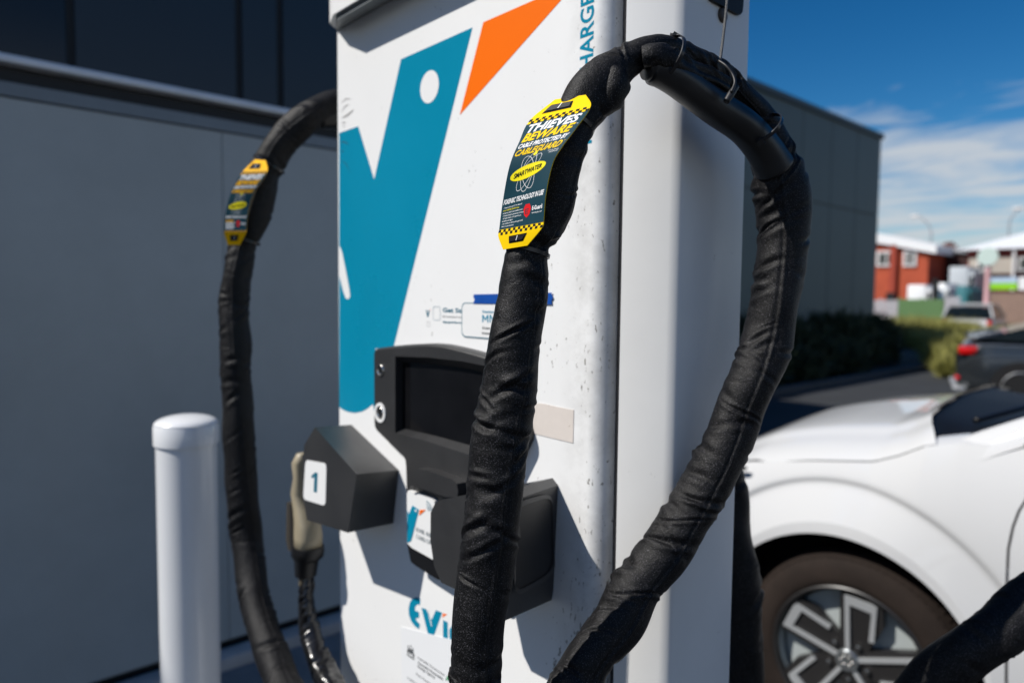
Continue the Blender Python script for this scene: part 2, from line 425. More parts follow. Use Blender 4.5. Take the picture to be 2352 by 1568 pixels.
def ring(name, c, axis, r, width, thick, m, parent=None, flat_=1.0, n=48, up=None):
    """flat band round an axis"""
    axis = axis.normalized()
    u = (up - axis * up.dot(axis)).normalized() if up else axis.orthogonal().normalized()
    v = axis.cross(u)
    bm = bmesh.new(); vs = []
    prof = [(0, -width / 2), (thick, -width / 2 * .8), (thick, width / 2 * .8), (0, width / 2)]
    for i in range(n):
        a = 2 * math.pi * i / n
        vs.append([bm.verts.new(c + (u * math.cos(a) * flat_ + v * math.sin(a)) * (r + dr) + axis * h) for dr, h in prof])
    for i in range(n):
        A, B = vs[i], vs[(i + 1) % n]
        for j in range(4):
            bm.faces.new((A[j], A[(j + 1) % 4], B[(j + 1) % 4], B[j]))
    return bmobj(name, bm, m, parent, smooth=False, auto=True)


def lathe(bm, prof, c=Vector((0, 0, 0)), axis=Vector((0, 0, 1)), n=48):
    axis = axis.normalized(); u = axis.orthogonal().normalized(); v = axis.cross(u)
    rows = []
    for r, h in prof:
        if r < 1e-6: rows.append([bm.verts.new(c + axis * h)])
        else: rows.append([bm.verts.new(c + axis * h + (u * math.cos(2 * math.pi * i / n) + v * math.sin(2 * math.pi * i / n)) * r) for i in range(n)])
    for A, B in zip(rows, rows[1:]):
        for i in range(n):
            j = (i + 1) % n
            if len(A) == 1: bm.faces.new((A[0], B[i], B[j]))
            elif len(B) == 1: bm.faces.new((A[i], A[j], B[0]))
            else: bm.faces.new((A[i], A[j], B[j], B[i]))


def textmesh(s, bold=0.0, shear=0.0, space=1.0):
    """flat mesh of a line of text, normalised: x from 0 to W, cap height 1"""
    cu = bpy.data.curves.new('t', 'FONT'); cu.body = s; cu.size = 1; cu.offset = bold; cu.shear = shear
    cu.space_character = space; cu.resolution_u = 4; cu.fill_mode = 'FRONT'
    o = bpy.data.objects.new('t', cu); COL.objects.link(o)
    bpy.context.view_layer.update()
    me = bpy.data.meshes.new_from_object(o.evaluated_get(bpy.context.evaluated_depsgraph_get()))
    bpy.data.objects.remove(o); bpy.data.curves.remove(cu)
    xs = [v.co.x for v in me.vertices]; x0, x1 = min(xs), max(xs)
    cap = 0.69
    for v in me.vertices: v.co.x = (v.co.x - x0); v.co.y /= 1
    return me, (x1 - x0), cap


def text_on(name, s, m, parent, fn, x0, x1, y, h, bold=0.02, shear=0.0, cut=0):
    """text between x0..x1 with its baseline at y and capital height h, put on a surface by fn(x,y)->Vector"""
    me, W, cap = textmesh(s, bold, shear)
    if cut:
        bm = bmesh.new(); bm.from_mesh(me)
        for k in range(1, cut * 4):
            bmesh.ops.bisect_plane(bm, geom=bm.verts[:] + bm.edges[:] + bm.faces[:], plane_co=(W * k / (cut * 4), 0, 0), plane_no=(1, 0, 0))
        bmesh.ops.bisect_plane(bm, geom=bm.verts[:] + bm.edges[:] + bm.faces[:], plane_co=(0, cap / 2, 0), plane_no=(0, 1, 0))
        bm.to_mesh(me); bm.free()
    for v in me.vertices:
        v.co = fn(x0 + v.co.x / W * (x1 - x0), y + v.co.y / cap * h)
    me.update()
    return link(name, me, parent, m)


# ------------------------------------------------------------------ ground and setting
bm = bmesh.new(); flat(bm, [(-600, -600, 0), (600, -600, 0), (600, 900, 0), (-600, 900, 0)])
struct(bmobj('ground', bm, M['asphalt']))

WX = P(784, 1443.4, Z=0.0).x                     # grey boundary wall, in the plane X = WX
wt = P(679, 262, X=WX).z                         # top of the wall
WY0, WY1 = -3.5, 4.2
wall = empty('grey_wall', (WX, 1, 0), 'grey panelled wall with a pale metal capping, behind the white bollard', 'wall')
joints = [P(511 / 1.0, 400, X=WX).y, ]
ya = P(511, 400, X=WX).y
cuts = [WY0, ya - 2.4, ya, WY1]
for a, b in zip(cuts, cuts[1:]):
    bm = bmesh.new(); box(bm, (WX - 0.1, a + 0.0012, 0.12), (WX, b - 0.0012, wt - 0.13))
    adopt(wall, bmobj('panel', bm, M['wallgrey'], bevel=0.002))
bm = bmesh.new(); box(bm, (WX - 0.10, WY0, 0.10), (WX - 0.012, WY1, wt - 0.03)); adopt(wall, bmobj('backing', bm, M['shadowgap']))
bm = bmesh.new(); box(bm, (WX - 0.1, WY0, wt - 0.125), (WX + 0.006, WY1, wt - 0.078)); adopt(wall, bmobj('top_flashing', bm, mat('grey_flashing', (0.19, 0.22, 0.24), 0.4, var=0.12, vscale=3, dirt=(9, 0.6, 0.75, (0.08, 0.08, 0.08))), bevel=0.002))
bm = bmesh.new(); box(bm, (WX - 0.13, WY0, wt - 0.020), (WX + 0.035, WY1, wt + 0.008)); adopt(wall, bmobj('capping', bm, M['rail'], bevel=0.005, seg=2, auto=True))
bm = bmesh.new(); box(bm, (WX + 0.012, WY0, 0.0), (WX + 0.11, WY1, 0.10)); struct(bmobj('kerb', bm, M['concrete'], bevel=0.012, auto=True))
bm = bmesh.new(); box(bm, (WX + 0.112, WY0, 0.001), (WX + 0.42, WY1, 0.05)); struct(bmobj('pavement', bm, mat('dark_paving', (0.2, 0.2, 0.2), 0.8, var=0.2, vscale=7), bevel=0.006))

# dark blue building beyond the wall
BX = WX - 1.2
nb = empty('blue_building', (BX, 1, 0), 'dark blue panelled building rising behind the grey wall', 'building')
ys = [-7.0] + [P(px, 120, X=BX).y for px in (163, 549, 643)] + [5.4]
for k, (a, b) in enumerate(zip(ys, ys[1:])):
    bm = bmesh.new(); dx = (0.0, 0, 0, 0)[k]
    box(bm, (BX - 0.3, a + 0.02, 0), (BX + dx, b - 0.02, 6.5))
    o = bmobj('facade_panel', bm, M['navybld'] if k else mat('black_glazing', (0.006, 0.010, 0.016), 0.2), bevel=0.004)
    adopt(nb, o)
bm = bmesh.new(); box(bm, (BX - 5, -7, 0), (BX - 0.05, 5.4, 6.45)); adopt(nb, bmobj('wall', bm, M['shadowgap']))
for k, yy in enumerate(ys[1:4]):
    bm = bmesh.new(); wd = (0.02, 0.035, 0.02)[k]
    box(bm, (BX - 0.06, yy - wd, 0), (BX - 0.015, yy + wd, 6.4)); adopt(nb, bmobj('joint_strip', bm, M['shadowgap']))

# grey-green warehouse on the right
GX = -8.2
GY1 = P(2017, 500, X=GX).y
gtop = (P(1723, 177, X=GX).z + P(1960, 285, X=GX).z) / 2
gb = empty('green_warehouse', (GX, GY1 - 6, 0), 'grey-green panelled warehouse in shade behind the dark shrubs', 'warehouse')
gy = [P(px, 500, X=GX).y for px in (1838, 1905, 1964)]
gj = P(1900, 471, X=GX).z
ylist = [3.5, 6.0, 8.5] + [v for v in gy if v > 9] + [GY1]
ylist = sorted(set(round(v, 3) for v in ylist))
for a, b in zip(ylist, ylist[1:]):
    for z0, z1 in ((0.35, gj - 0.02), (gj + 0.02, gtop - 0.16)):
        bm = bmesh.new(); box(bm, (GX - 0.2, a + 0.015, z0), (GX, b - 0.015, z1))
        adopt(gb, bmobj('cladding_panel', bm, M['greenbld'], bevel=0.004))
bm = bmesh.new(); box(bm, (GX - 9, 3.5, 0), (GX - 0.03, GY1 - 0.003, gtop - 0.12)); adopt(gb, bmobj('wall', bm, M['greenrim']))
bm = bmesh.new(); box(bm, (GX - 9.1, 3.45, gtop - 0.155), (GX + 0.06, GY1 + 0.05, gtop)); adopt(gb, bmobj('roof_flashing', bm, M['greenrim'], bevel=0.01))
bm = bmesh.new(); box(bm, (GX - 0.2, 3.5, 0.0), (GX + 0.02, GY1 + 0.003, 0.34)); adopt(gb, bmobj('plinth', bm, mat('pale_plinth', (0.32, 0.33, 0.33), 0.7)))

# mulch bed with shrubs along the warehouse
bedx = P(1850, 892, Z=0).x
bm = bmesh.new(); flat(bm, [(GX, 3, 0.03), (bedx, 3, 0.03), (bedx, 27, 0.03), (GX, 27, 0.03)])
struct(bmobj('planting_bed_ground', bm, M['mulch']))
bm = bmesh.new(); box(bm, (bedx, 3, 0), (bedx + 0.15, 27, 0.12)); struct(bmobj('kerb', bm, mat('shaded_kerb', (0.07, 0.07, 0.072), 0.8, var=0.2, vscale=4), bevel=0.01))  # shade is put into this kerb's dark base colour


def shrub_mesh(name, m, n, rx, h, blade, wd, seed, droop=0.35, spread=0.8):
    rg = random.Random(seed); bm = bmesh.new()
    for _ in range(n):
        a = rg.uniform(0, 2 * math.pi); rr = rx * math.sqrt(rg.random()) * 0.8
        hb = rg.random() ** 0.8 * h * 0.75 * (1 - 0.5 * (rr / rx) ** 2)
        b0 = Vector((math.cos(a) * rr, math.sin(a) * rr, hb))
        a2 = a + rg.uniform(-1.3, 1.3); el = rg.uniform(0.3, 1.35)
        d = Vector((math.cos(a2) * math.cos(el) * spread, math.sin(a2) * math.cos(el) * spread, math.sin(el))); L = blade * rg.uniform(0.5, 1.25)
        sd = d.cross(Vector((rg.uniform(-1, 1), rg.uniform(-1, 1), 0.3))).normalized() * wd * rg.uniform(.6, 1.3)
        m1 = b0 + d * L * 0.5; t1 = b0 + d * L - Vector((0, 0, droop * L * rg.random()))
        v = [bm.verts.new(q) for q in (b0 - sd * .5, b0 + sd * .5, m1 + sd, t1, m1 - sd)]
        bm.faces.new(v)
    me = bpy.data.meshes.new(name); bm.to_mesh(me); bm.free(); me.materials.append(m)
    return me


def shrub(me, loc, sc, rot, name, label, cat, group):
    o = bpy.data.objects.new(name, me); COL.objects.link(o); o.location = loc; o.scale = sc; o.rotation_euler[2] = rot
    tag(o, label, cat, group); return o


sm = [shrub_mesh('shrub', M['leafd'], 2600, 0.75, 1.0, 0.32, 0.020, k) for k in (1, 2, 3)]
rg = random.Random(5)
yy = 6.0; k = 0
while yy < 22.5:
    for lane in (0, 1):
        if (lane == 0 and yy > 16.2) or yy > 19: continue
        x = (bedx - 0.75) if lane == 0 else (GX + 1.0)
        hgt = (0.95 if lane == 0 else 1.35) * rg.uniform(0.85, 1.15)
        shrub(sm[k % 3], (x + rg.uniform(-.2, .2), yy + rg.uniform(-.3, .3), 0.0), (1.15, 1.15, hgt), rg.uniform(0, 6), 'shrub',
              'dark green leafy shrub standing in the shade between the green warehouse and the car park', 'shrub', 'dark shrubs beside the warehouse')
        k += 1
    yy += 1.15
gm_ = [shrub_mesh('grass_tuft', M['leafy'], 1500, 0.6, 0.3, 0.95, 0.016, k, droop=0.3, spread=0.5) for k in (11, 12)]
spots = [(2062 + 17 * q + rg.uniform(-5, 5), rg.uniform(25, 30), 1.05) for q in range(17)] + [(2080 + 22 * q, 24.5, 1.0) for q in range(10)] + [(2186, 16.5, .7), (2170, 19.5, .72), (2152, 22, .75), (2135, 23, .8), (2208, 14.6, .62), (2232, 15.8, .7), (2203, 17.5, .9), (2228, 18.5, .9), (2250, 17.0, .9), (2270, 19, .9)]
for k, (px, d, s) in enumerate(spots):
    p = P(px, 760, d=d)
    hh = .95 if px < 2212 or d < 20 else .68
    shrub(gm_[k % 2], (p.x, p.y, 0), (1.25 * s, 1.25 * s, hh * s), k * 1.3, 'grass_clump',
          'tall yellow-green ornamental grass clump in sunlight behind the dark saloon', 'grass clump', 'sunlit grass clumps past the warehouse')

# ------------------------------------------------------------------ charger cabinet
FY = 0.68                                         # front door plane
XL = P(777.7, 600, Y=FY).x
xa = P(1352, 690, Y=FY).x                         # where the door edge starts to turn
CH_T = P(776, 67.5, Y=FY).z + 0.30
SX = -0.495                                       # right side plane
yp = P(1560, 690, X=SX).y
yq = P(1719, 200, X=SX).y
gap0 = P(1408, 690, Y=FY + 0.020)
gap1 = P(1426, 690, Y=FY + 0.014)
roofz = P(776, 67.5, Y=FY).z
ch = empty('ev_charger', ((XL + SX) / 2, (FY + yq) / 2, 0), 'tall white electric car charger with teal and orange bird logo', 'charger')
Z0 = 0.06
# door: flat plate with rolled right edge
prof = [(XL, FY), ]
prof += [(xa, FY)]
ex, ey = gap0.x, gap0.y
for t in np.linspace(0.12, 1, 9):
    # quadratic turn
    c = (xa + (ex - xa) * 0.72, FY)
    prof.append(((1 - t) ** 2 * xa + 2 * t * (1 - t) * c[0] + t * t * ex, (1 - t) ** 2 * FY + 2 * t * (1 - t) * c[1] + t * t * ey))
prof += [(ex + 0.001, ey + 0.02), (ex - 0.03, ey + 0.03), (XL + 0.004, FY + 0.032), (XL, FY + 0.04)]
bm = bmesh.new(); prism(bm, [Vector((x, y, Z0)) for x, y in prof], Vector((0, 0, roofz + 0.01 - Z0)))
door = bmobj('front_door', bm, M['door'], auto=True); adopt(ch, door)
# cabinet body
back = yq
cprof = [(gap1.x, gap1.y + 0.0), (SX - 0.012, yp - 0.0085), (SX - 0.0045, yp - 0.002), (SX, yp + 0.006), (SX, back - 0.004), (SX - 0.004, back), (XL + 0.02, back), (XL + 0.004, back - 0.02),
         (XL + 0.004, FY + 0.046), (gap1.x - 0.05, FY + 0.07), (gap1.x - 0.003, gap1.y + 0.05)]
bm = bmesh.new(); prism(bm, [Vector((x, y, Z0)) for x, y in cprof], Vector((0, 0, CH_T - Z0)))
cab = bmobj('cabinet', bm, M['white'], auto=True); adopt(ch, cab)
# dark seal in the gap
bm = bmesh.new()
prism(bm, [Vector((x, y, Z0)) for x, y in [(ex + 0.0012, ey + 0.008), (gap1.x - 0.0008, gap1.y + 0.006), (gap1.x - 0.001, gap1.y + 0.03), (ex + 0.0012, ey + 0.03)]], Vector((0, 0, roofz - Z0)))
adopt(ch, bmobj('door_seal', bm, M['seal']))
bm = bmesh.new(); box(bm, (XL - 0.02, FY - 0.02, 0), (SX + 0.02, back + 0.02, 0.06)); adopt(ch, bmobj('base', bm, M['plasticd'], bevel=0.005))
# roof hood: profile in YZ, sloping underside
A_ = P(767, 33, Y=FY - 0.05)
hood_p = 0.05
zf = A_.z
xr = gap0.x - 0.004
bm = bmesh.new()
def hring(xl_, y, zb): return [Vector((xl_, y, zb)), Vector((xr, y, zb)), Vector((xr, y, roofz + .34)), Vector((xl_, y, roofz + .34))]
rgs = [hring(XL - 0.004, FY + 0.03, roofz), hring(XL - 0.004, FY + 0.002, roofz), hring((XL + A_.x) / 2 - .012, FY - hood_p * .62, roofz + (zf - roofz) * .55), hring(A_.x - .003, FY - hood_p, zf)]
VV = [[bm.verts.new(p) for p in r_] for r_ in rgs]
for A1, B1 in zip(VV, VV[1:]):
    for i in range(4):
        j = (i + 1) % 4; bm.faces.new((A1[i], A1[j], B1[j], B1[i]))
bm.faces.new(VV[0]); bm.faces.new(VV[-1])
hood = bmobj('roof_hood', bm, M['vwhite'], bevel=0.003, auto=True); adopt(ch, hood)
bm = bmesh.new()
q0 = [Vector((XL - .002, FY - .001, roofz - .003)), Vector((A_.x + .002, FY - hood_p + .006, zf - .009)), Vector((xr - .002, FY - hood_p + .006, zf - .009)), Vector((xr - .002, FY - .001, roofz - .003))]
prism(bm, q0, Vector((0, 0, .004)))
adopt(ch, bmobj('hood_lining', bm, M['trim']))
bm = bmesh.new(); box(bm, (XL + 0.0, FY + 0.032, CH_T + 0.001), (SX - 0.002, back - 0.002, CH_T + 0.07)); adopt(ch, bmobj('roof', bm, M['vwhite'], bevel=0.015, auto=True))

F = 0.0003


def on_front(px, py, off=F): return P(px, py, Y=FY - off)


def decal(name, pts, m, off=F, parent=None, holes=None):
    bm = bmesh.new()
    flat(bm, [on_front(x, y, off) for x, y in pts])
    bmesh.ops.triangulate(bm, faces=bm.faces[:], ngon_method='EAR_CLIP')
    o = bmobj(name, bm, m)
    o.data.validate()
    return adopt(parent or ch, o)


# big bird logo
def c1(x, y): return ((900 + x / 2.6133) / 1.27551, (y / 2.6133) / 1.27551)
def c3(x, y): return ((900 + x / 2.851) / 1.27551, (850 + y / 2.851) / 1.27551)
def c4(x, y): return ((800 + x / 1.96) / 1.27551, (1200 + y / 1.96) / 1.27551)


XLp = 779
teal = [(XLp, 305.8), c1(390, 968), c1(512, 1375), c1(718, 455), c1(1265, 212), c3(722, 462), c3(550, 940)]
# bowl at the foot of the bird
bowl = [c3(x, y) for x, y in ((530, 965), (500, 990), (460, 1012), (400, 1024), (350, 1018), (310, 1003), (280, 985), (268, 972))]
decal('bird_logo', teal[:5] + [c3(722, 470), (862, 800), (862, 955), c3(548, 950)] + bowl, M['teal'])
decal('bird_beak', [c1(1348, 172), (1228, 0), (1330, -46), c1(1168, 882)], M['orange'])
cc = [on_front(*c1(935, 666), 0.0005)][0]
ex_ = (on_front(*c1(1004, 666), 0.002) - on_front(*c1(865, 666), 0.002)).length / 2
bm = bmesh.new(); flat(bm, [cc + Vector((math.cos(a) * ex_ * 1.0, 0, math.sin(a) * ex_)) for a in np.linspace(0, 2 * math.pi, 40, endpoint=False)])
adopt(ch, bmobj('bird_eye', bm, M['vwhite']))
# white stroke at the left
decal('bird_wing', [(779, 568), (781, 566), (786, 580), (795, 625), (803, 668), (804, 681), (800, 687), (794, 685), (788, 668), (779, 632)], M['vwhite'], off=0.0005)

# CHARGE lettering, reading upwards
xb = on_front(1364.5, 100).x
def vmap(x, y): return Vector((xb - y, FY - F, x))
hb = on_front(1332, 150); ht = on_front(1361, 150)
capH = (ht - hb).x
zH = on_front(1346, 160).z
zE = on_front(1346, -4).z
me, Wd, cap = textmesh('HARGE', 0.02)
sc = (zE - zH + 0.004) / Wd
me2, W2, cap2 = textmesh('FAST C', 0.02)
xb = ht.x
def vmap(x, y): return Vector((xb - y, FY - F, x))
o = text_on('lettering', 'HARGER', M['teal'], None, vmap, zH, zH + textmesh('HARGER', 0.02)[1] * sc, 0, capH, 0.02); adopt(ch, o)
gapc = 0.10 * sc
W3 = textmesh('FAST C', 0.02)[1] * sc
o = text_on('lettering', 'FAST C', M['teal'], None, vmap, zH - gapc - W3, zH - gapc, 0, capH, 0.02); adopt(ch, o)

# scuffs near the top left of the door
def scratch(pts, wpx, m, off=0.0005):
    out = []
    C, s = catmull([(x, y, 0) for x, y in pts], 20)
    up, dn = [], []
    for i, p in enumerate(C):
        wv = wpx * math.sin(math.pi * (i + .6) / 20.5)
        up.append((p[0], p[1] - wv)); dn.append((p[0], p[1] + wv))
    return up + dn[::-1]
scm = mat('scuff_mark', (0.30, 0.29, 0.28), 0.7, var=0.5, vscale=300)
for pts, wp in (([c1(255, 790), c1(300, 758), c1(340, 762)], 1.0), ([c1(258, 860), c1(290, 815), c1(322, 800)], 1.2), ([c1(262, 905), c1(310, 880), c1(352, 842)], 2.4),
                ([c1(262, 945), c1(285, 938), c1(300, 945)], 1.2), ([c1(270, 970), c1(280, 965), c1(292, 972)], 1.0), ([c1(330, 868), c1(345, 850), c1(355, 838)], 1.6)):
    decal('scuff', scratch(pts, wp, scm), scm, 0.0005)
scm2 = mat('dark_scuff_mark', (0.004, 0.10, 0.17), 0.6)
for pts, wp in (([c1(250, 1090), c1(285, 1088), c1(322, 1108)], 1.6), ([c1(258, 1150), c1(270, 1160), c1(282, 1158)], 1.6), ([c1(255, 1225), c1(300, 1260), c1(330, 1330)], 1.5)):
    decal('scuff', scratch(pts, wp, scm2), scm2, 0.0006)

# start-up instructions and station sticker
def plane_fn(off=F):
    return lambda x, y: Vector((x, FY - off, y))


def ptext(s, px0, py_base, px1, hpx, m, bold=0.02, off=F, shear=0, parent=None, name='lettering'):
    a = on_front(px0, py_base, off); b = on_front(px1, py_base, off); t = on_front(px0, py_base - hpx, off)
    o = text_on(name, s, m, None, plane_fn(off), a.x, b.x, a.z, t.z - a.z, bold, shear)
    return adopt(parent or ch, o)


def v_icon(px, py, s, parent=None, m=None, off=F):
    """small bird mark; s = height in px"""
    o = on_front(px, py, off); u = (on_front(px, py, off) - on_front(px, py + s, off)).length
    def q(a): return [Vector((o.x + x * u, FY - off, o.z + y * u)) for x, y in a]
    bm = bmesh.new(); flat(bm, q([(0, 0.95), (0.22, 1.0), (0.42, 0.45), (0.62, 0.92), (0.9, 1.0), (0.62, 0.1), (0.5, 0), (0.36, 0.02)]))
    bmesh.ops.triangulate(bm, faces=bm.faces[:], ngon_method='EAR_CLIP')
    adopt(parent or ch, bmobj('bird_mark', bm, m or M['tealdark']))
    bm = bmesh.new(); flat(bm, q([(0.93, 0.86), (0.98, 1.02), (1.22, 1.1)])); adopt(parent or ch, bmobj('bird_mark', bm, M['orange']))


v_icon(*c3(990, 225), 17)
ptext('Get Started', *c3(1132, 182), 1094, 9.5, M['tealdark'], 0.03)
ptext('Download the Evie app', *c3(1132, 225), 1092, 4, M['print'], 0.0)
ptext('app.goevie.com', *c3(1132, 270), 1066, 4.8, M['tealdark'], 0.03)


def outline_box(x0, y0, x1, y1, rad, lw, m, off):
    a = on_front(x0, y1, off); b = on_front(x1, y0, off)
    def rect(g): return rounded([(a.x + g, a.z + g), (b.x - g, a.z + g), (b.x - g, b.z - g), (a.x + g, b.z - g)], rad, 5)
    o_, i_ = rect(0), rect(lw)
    bm = bmesh.new()
    O = [bm.verts.new((x, FY - off, z)) for x, z in o_]; I = [bm.verts.new((x, FY - off, z)) for x, z in i_]
    for k in range(len(O)):
        j = (k + 1) % len(O); bm.faces.new((O[k], O[j], I[j], I[k]))
    return bm, i_


bm, _ = outline_box(*c3(1052, 138), *c3(1112, 250), 0.004, 0.0006, M['tealdark'], F); adopt(ch, bmobj('icon_outline', bm, M['tealdark']))
bm, _ = outline_box(*c3(1000, 262), *c3(1026, 302), 0.004, 0.0004, M['tealdark'], F); adopt(ch, bmobj('icon_outline', bm, M['print']))
# station sticker (white card with teal border)
st = empty('station_sticker', on_front(1090, 735), 'white rounded station number card taped below the logo, behind the near cable', 'sticker')
bm, inner = outline_box(1060, 697, 1190, 773, 0.010, 0.0013, M['tealdark'], 0.00125)
adopt(st, bmobj('border', bm, M['tealdark']))
bm = bmesh.new(); prism(bm, [Vector((x, FY - 0.0011, z)) for x, z in inner], Vector((0, 0.0006, 0))); adopt(st, bmobj('card', bm, M['vwhite']))
ptext('Station ID', 1107.5, 718, 1150, 5.5, M['teal'], 0.02, 0.0014, parent=st)
for kx in (1107.5, 1124.5):
    m0 = on_front(kx, 740, .0014); m1 = on_front(kx + 14, 740, .0014); mt = on_front(kx, 722.5, .0014)
    mw, mh = m1.x - m0.x, mt.z - m0.z
    bm = bmesh.new(); flat(bm, [Vector((m0.x + a * mw, FY - .0014, m0.z + b * mh)) for a, b in ((0, 0), (.17, 0), (.17, .68), (.5, .22), (.83, .68), (.83, 0), (1, 0), (1, 1), (.84, 1), (.5, .5), (.16, 1), (0, 1))])
    bmesh.ops.triangulate(bm, faces=bm.faces[:], ngon_method='EAR_CLIP'); adopt(st, bmobj('lettering', bm, M['teal']))
ptext('Scan QR for', 1107.5, 755, 1160, 5.5, M['print'], 0.02, 0.0014, parent=st)
ptext('Instructions', 1107.5, 767, 1160, 5.5, M['print'], 0.02, 0.0014, parent=st)
# blue tape strip above the sticker
bt = [(1088, 676), (1087, 682), (1090, 688), (1086, 697), (1267, 699), (1266, 690), (1270, 684), (1266, 675), (1268, 672), (1180, 674)]
bm = bmesh.new(); prism(bm, [on_front(x, y, 0.0022) for x, y in bt], Vector((0, 0.0006, 0)))
o = bmobj('blue_tape', bm, M['blue']); tag(o, 'torn strip of blue tape holding the station card', 'tape')
# faded sticker at the right
bm = bmesh.new(); prism(bm, [on_front(x, y, 0.0008) for x, y in ((1190, 915), (1225, 925), (1250, 927), (1275, 933), (1300, 938), (1317.5, 941), (1316, 1017), (1265, 1005), (1190, 986))], Vector((0, 0.0005, 0)))
o = bmobj('faded_sticker', bm, M['pink']); tag(o, 'torn faded pinkish sticker on the white door beside the near cable', 'sticker')

# EViE word mark at the foot
WM = empty('brand_panel_anchor', (0, 0, 0), 'x', 'x'); bpy.data.objects.remove(WM)
def ring_seg(name, c, r0, r1, a0, a1, m, n=24):
    bm = bmesh.new(); A = []; B = []
    for k in range(n + 1):
        a = a0 + (a1 - a0) * k / n
        A.append(bm.verts.new(c + Vector((math.cos(a) * r0, 0, math.sin(a) * r0)))); B.append(bm.verts.new(c + Vector((math.cos(a) * r1, 0, math.sin(a) * r1))))
    for k in range(n): bm.faces.new((A[k], A[k + 1], B[k + 1], B[k]))
    return adopt(ch, bmobj(name, bm, m))


decal('word_mark', [c4(*p) for p in ((845, 1080), (822, 1074), (800, 1082), (785, 1105), (778, 1140), (780, 1175), (792, 1210), (812, 1238), (832, 1254), (838, 1258), (842, 1228), (826, 1212), (818, 1196), (838, 1192), (838, 1160), (814, 1150), (816, 1130), (826, 1116), (844, 1118))], M['teal'])
decal('word_mark', [c4(*p) for p in ((852, 1135), (878, 1142), (910, 1205), (935, 1148), (970, 1163), (925, 1290), (915, 1305), (900, 1300), (888, 1280))], M['teal'])
decal('word_mark', [c4(*p) for p in ((884, 1140), (890, 1142), (912, 1238), (908, 1242))], M['vwhite'], 0.0006)
decal('word_mark', [c4(*p) for p in ((974, 1166), (1000, 1172), (972, 1192))], M['orange'])
decal('word_mark', [c4(*p) for p in ((976, 1205), (1002, 1218), (1004, 1362), (976, 1345))], M['teal'])
decal('word_mark', [c4(*p) for p in ((1012, 1260), (1040, 1220), (1075, 1230), (1080, 1290), (1042, 1290), (1040, 1330), (1080, 1350), (1078, 1385), (1035, 1370), (1014, 1330))], M['teal'])
# government notice
gs = [(921, 1438), (1110, 1487), (1110, 1700), (925, 1700)]
bm = bmesh.new(); prism(bm, [on_front(x, y, 0.0008) for x, y in gs], Vector((0, 0.0005, 0)))
gov = bmobj('funding_notice', bm, mat('pale_notice', (0.79, 0.80, 0.81), 0.4)); tag(gov, 'pale government funding notice with small crest below the teal word mark', 'sign')


def gtext(s, cx, cy, wpx, hpx, m, bold=0.02):
    a = on_front(cx, cy, 0.0011); b = on_front(cx + wpx, cy, 0.0011); t = on_front(cx, cy - hpx, 0.0011)
    o = text_on('lettering', s, m, gov, plane_fn(0.0011), a.x, b.x, a.z, t.z - a.z, bold)
    return o


gtext('Australian Government', *c4(830, 1424), 62, 4.5, M['print'], 0.015)
gtext('Australian Renewable', *c4(830, 1452), 58, 5.0, M['print'], 0.03)
gtext('Energy Agency', *c4(830, 1474), 40, 5.0, M['print'], 0.03)
gtext('Evie Networks received', *c4(822, 1520), 75, 5.5, M['print'], 0.0)
gtext('support from ARENA', *c4(770, 1538), 80, 5.5, M['print'], 0.0)
gtext('ARENA', *c4(990, 1548), 50, 13, M['gprint'], 0.03)
# crest: shield, two supporters and a scroll
c0 = on_front(*c4(790, 1385), 0.0011); u = (on_front(*c4(790, 1340), 0.0011) - on_front(*c4(790, 1425), 0.0011)).length / 2
bm = bmesh.new()
def cq(pts): flat(bm, [Vector((c0.x + x * u, FY - 0.0011, c0.z + y * u)) for x, y in pts])
cq([(-.3, .35), (.3, .35), (.3, -.15), (0, -.5), (-.3, -.15)])
cq([(-.45, -.5), (-.38, .1), (-.5, .5), (-.62, .62), (-.72, .45), (-.6, .1), (-.85, -.2), (-.75, -.55)])
cq([(.45, -.5), (.38, .1), (.42, .6), (.55, .72), (.62, .5), (.6, .1), (.9, -.25), (.75, -.55)])
cq([(-.9, -.65), (.9, -.65), (.8, -.85), (-.8, -.85)])
st_ = []
for k in range(14):
    a = math.pi / 2 + k * math.pi / 7; rr = .22 if k % 2 == 0 else .1
    st_.append((math.cos(a) * rr, .68 + math.sin(a) * rr))
cq(st_)
bmesh.ops.triangulate(bm, faces=bm.faces[:], ngon_method='EAR_CLIP')
bmobj('crest', bm, M['print'], gov)


# ---- display unit: dark bezel moulded on the door
BZ = 0.022
def pxz(pts, off): return [P(x, y, Y=FY - off) for x, y in pts]
out = [c3(*p) for p in ((552, 1100), (550, 820), (549, 540), (552, 505), (566, 488), (590, 481), (720, 464), (850, 452), (1000, 445), (1130, 456), (1300, 495), (1490, 548), (1640, 605))]
out += [(1205, 1005), (1172, 1075), (1150, 1120), (1150, 1395), (1060, 1348), (1000, 1330), c4(930, 940), c4(830, 895), c4(800, 870), c4(775, 800), c4(768, 760), c4(760, 460), c4(757, 330), c4(752, 285), c4(735, 262), c3(770, 1372), c3(660, 1262), c3(575, 1178), c3(558, 1150)]
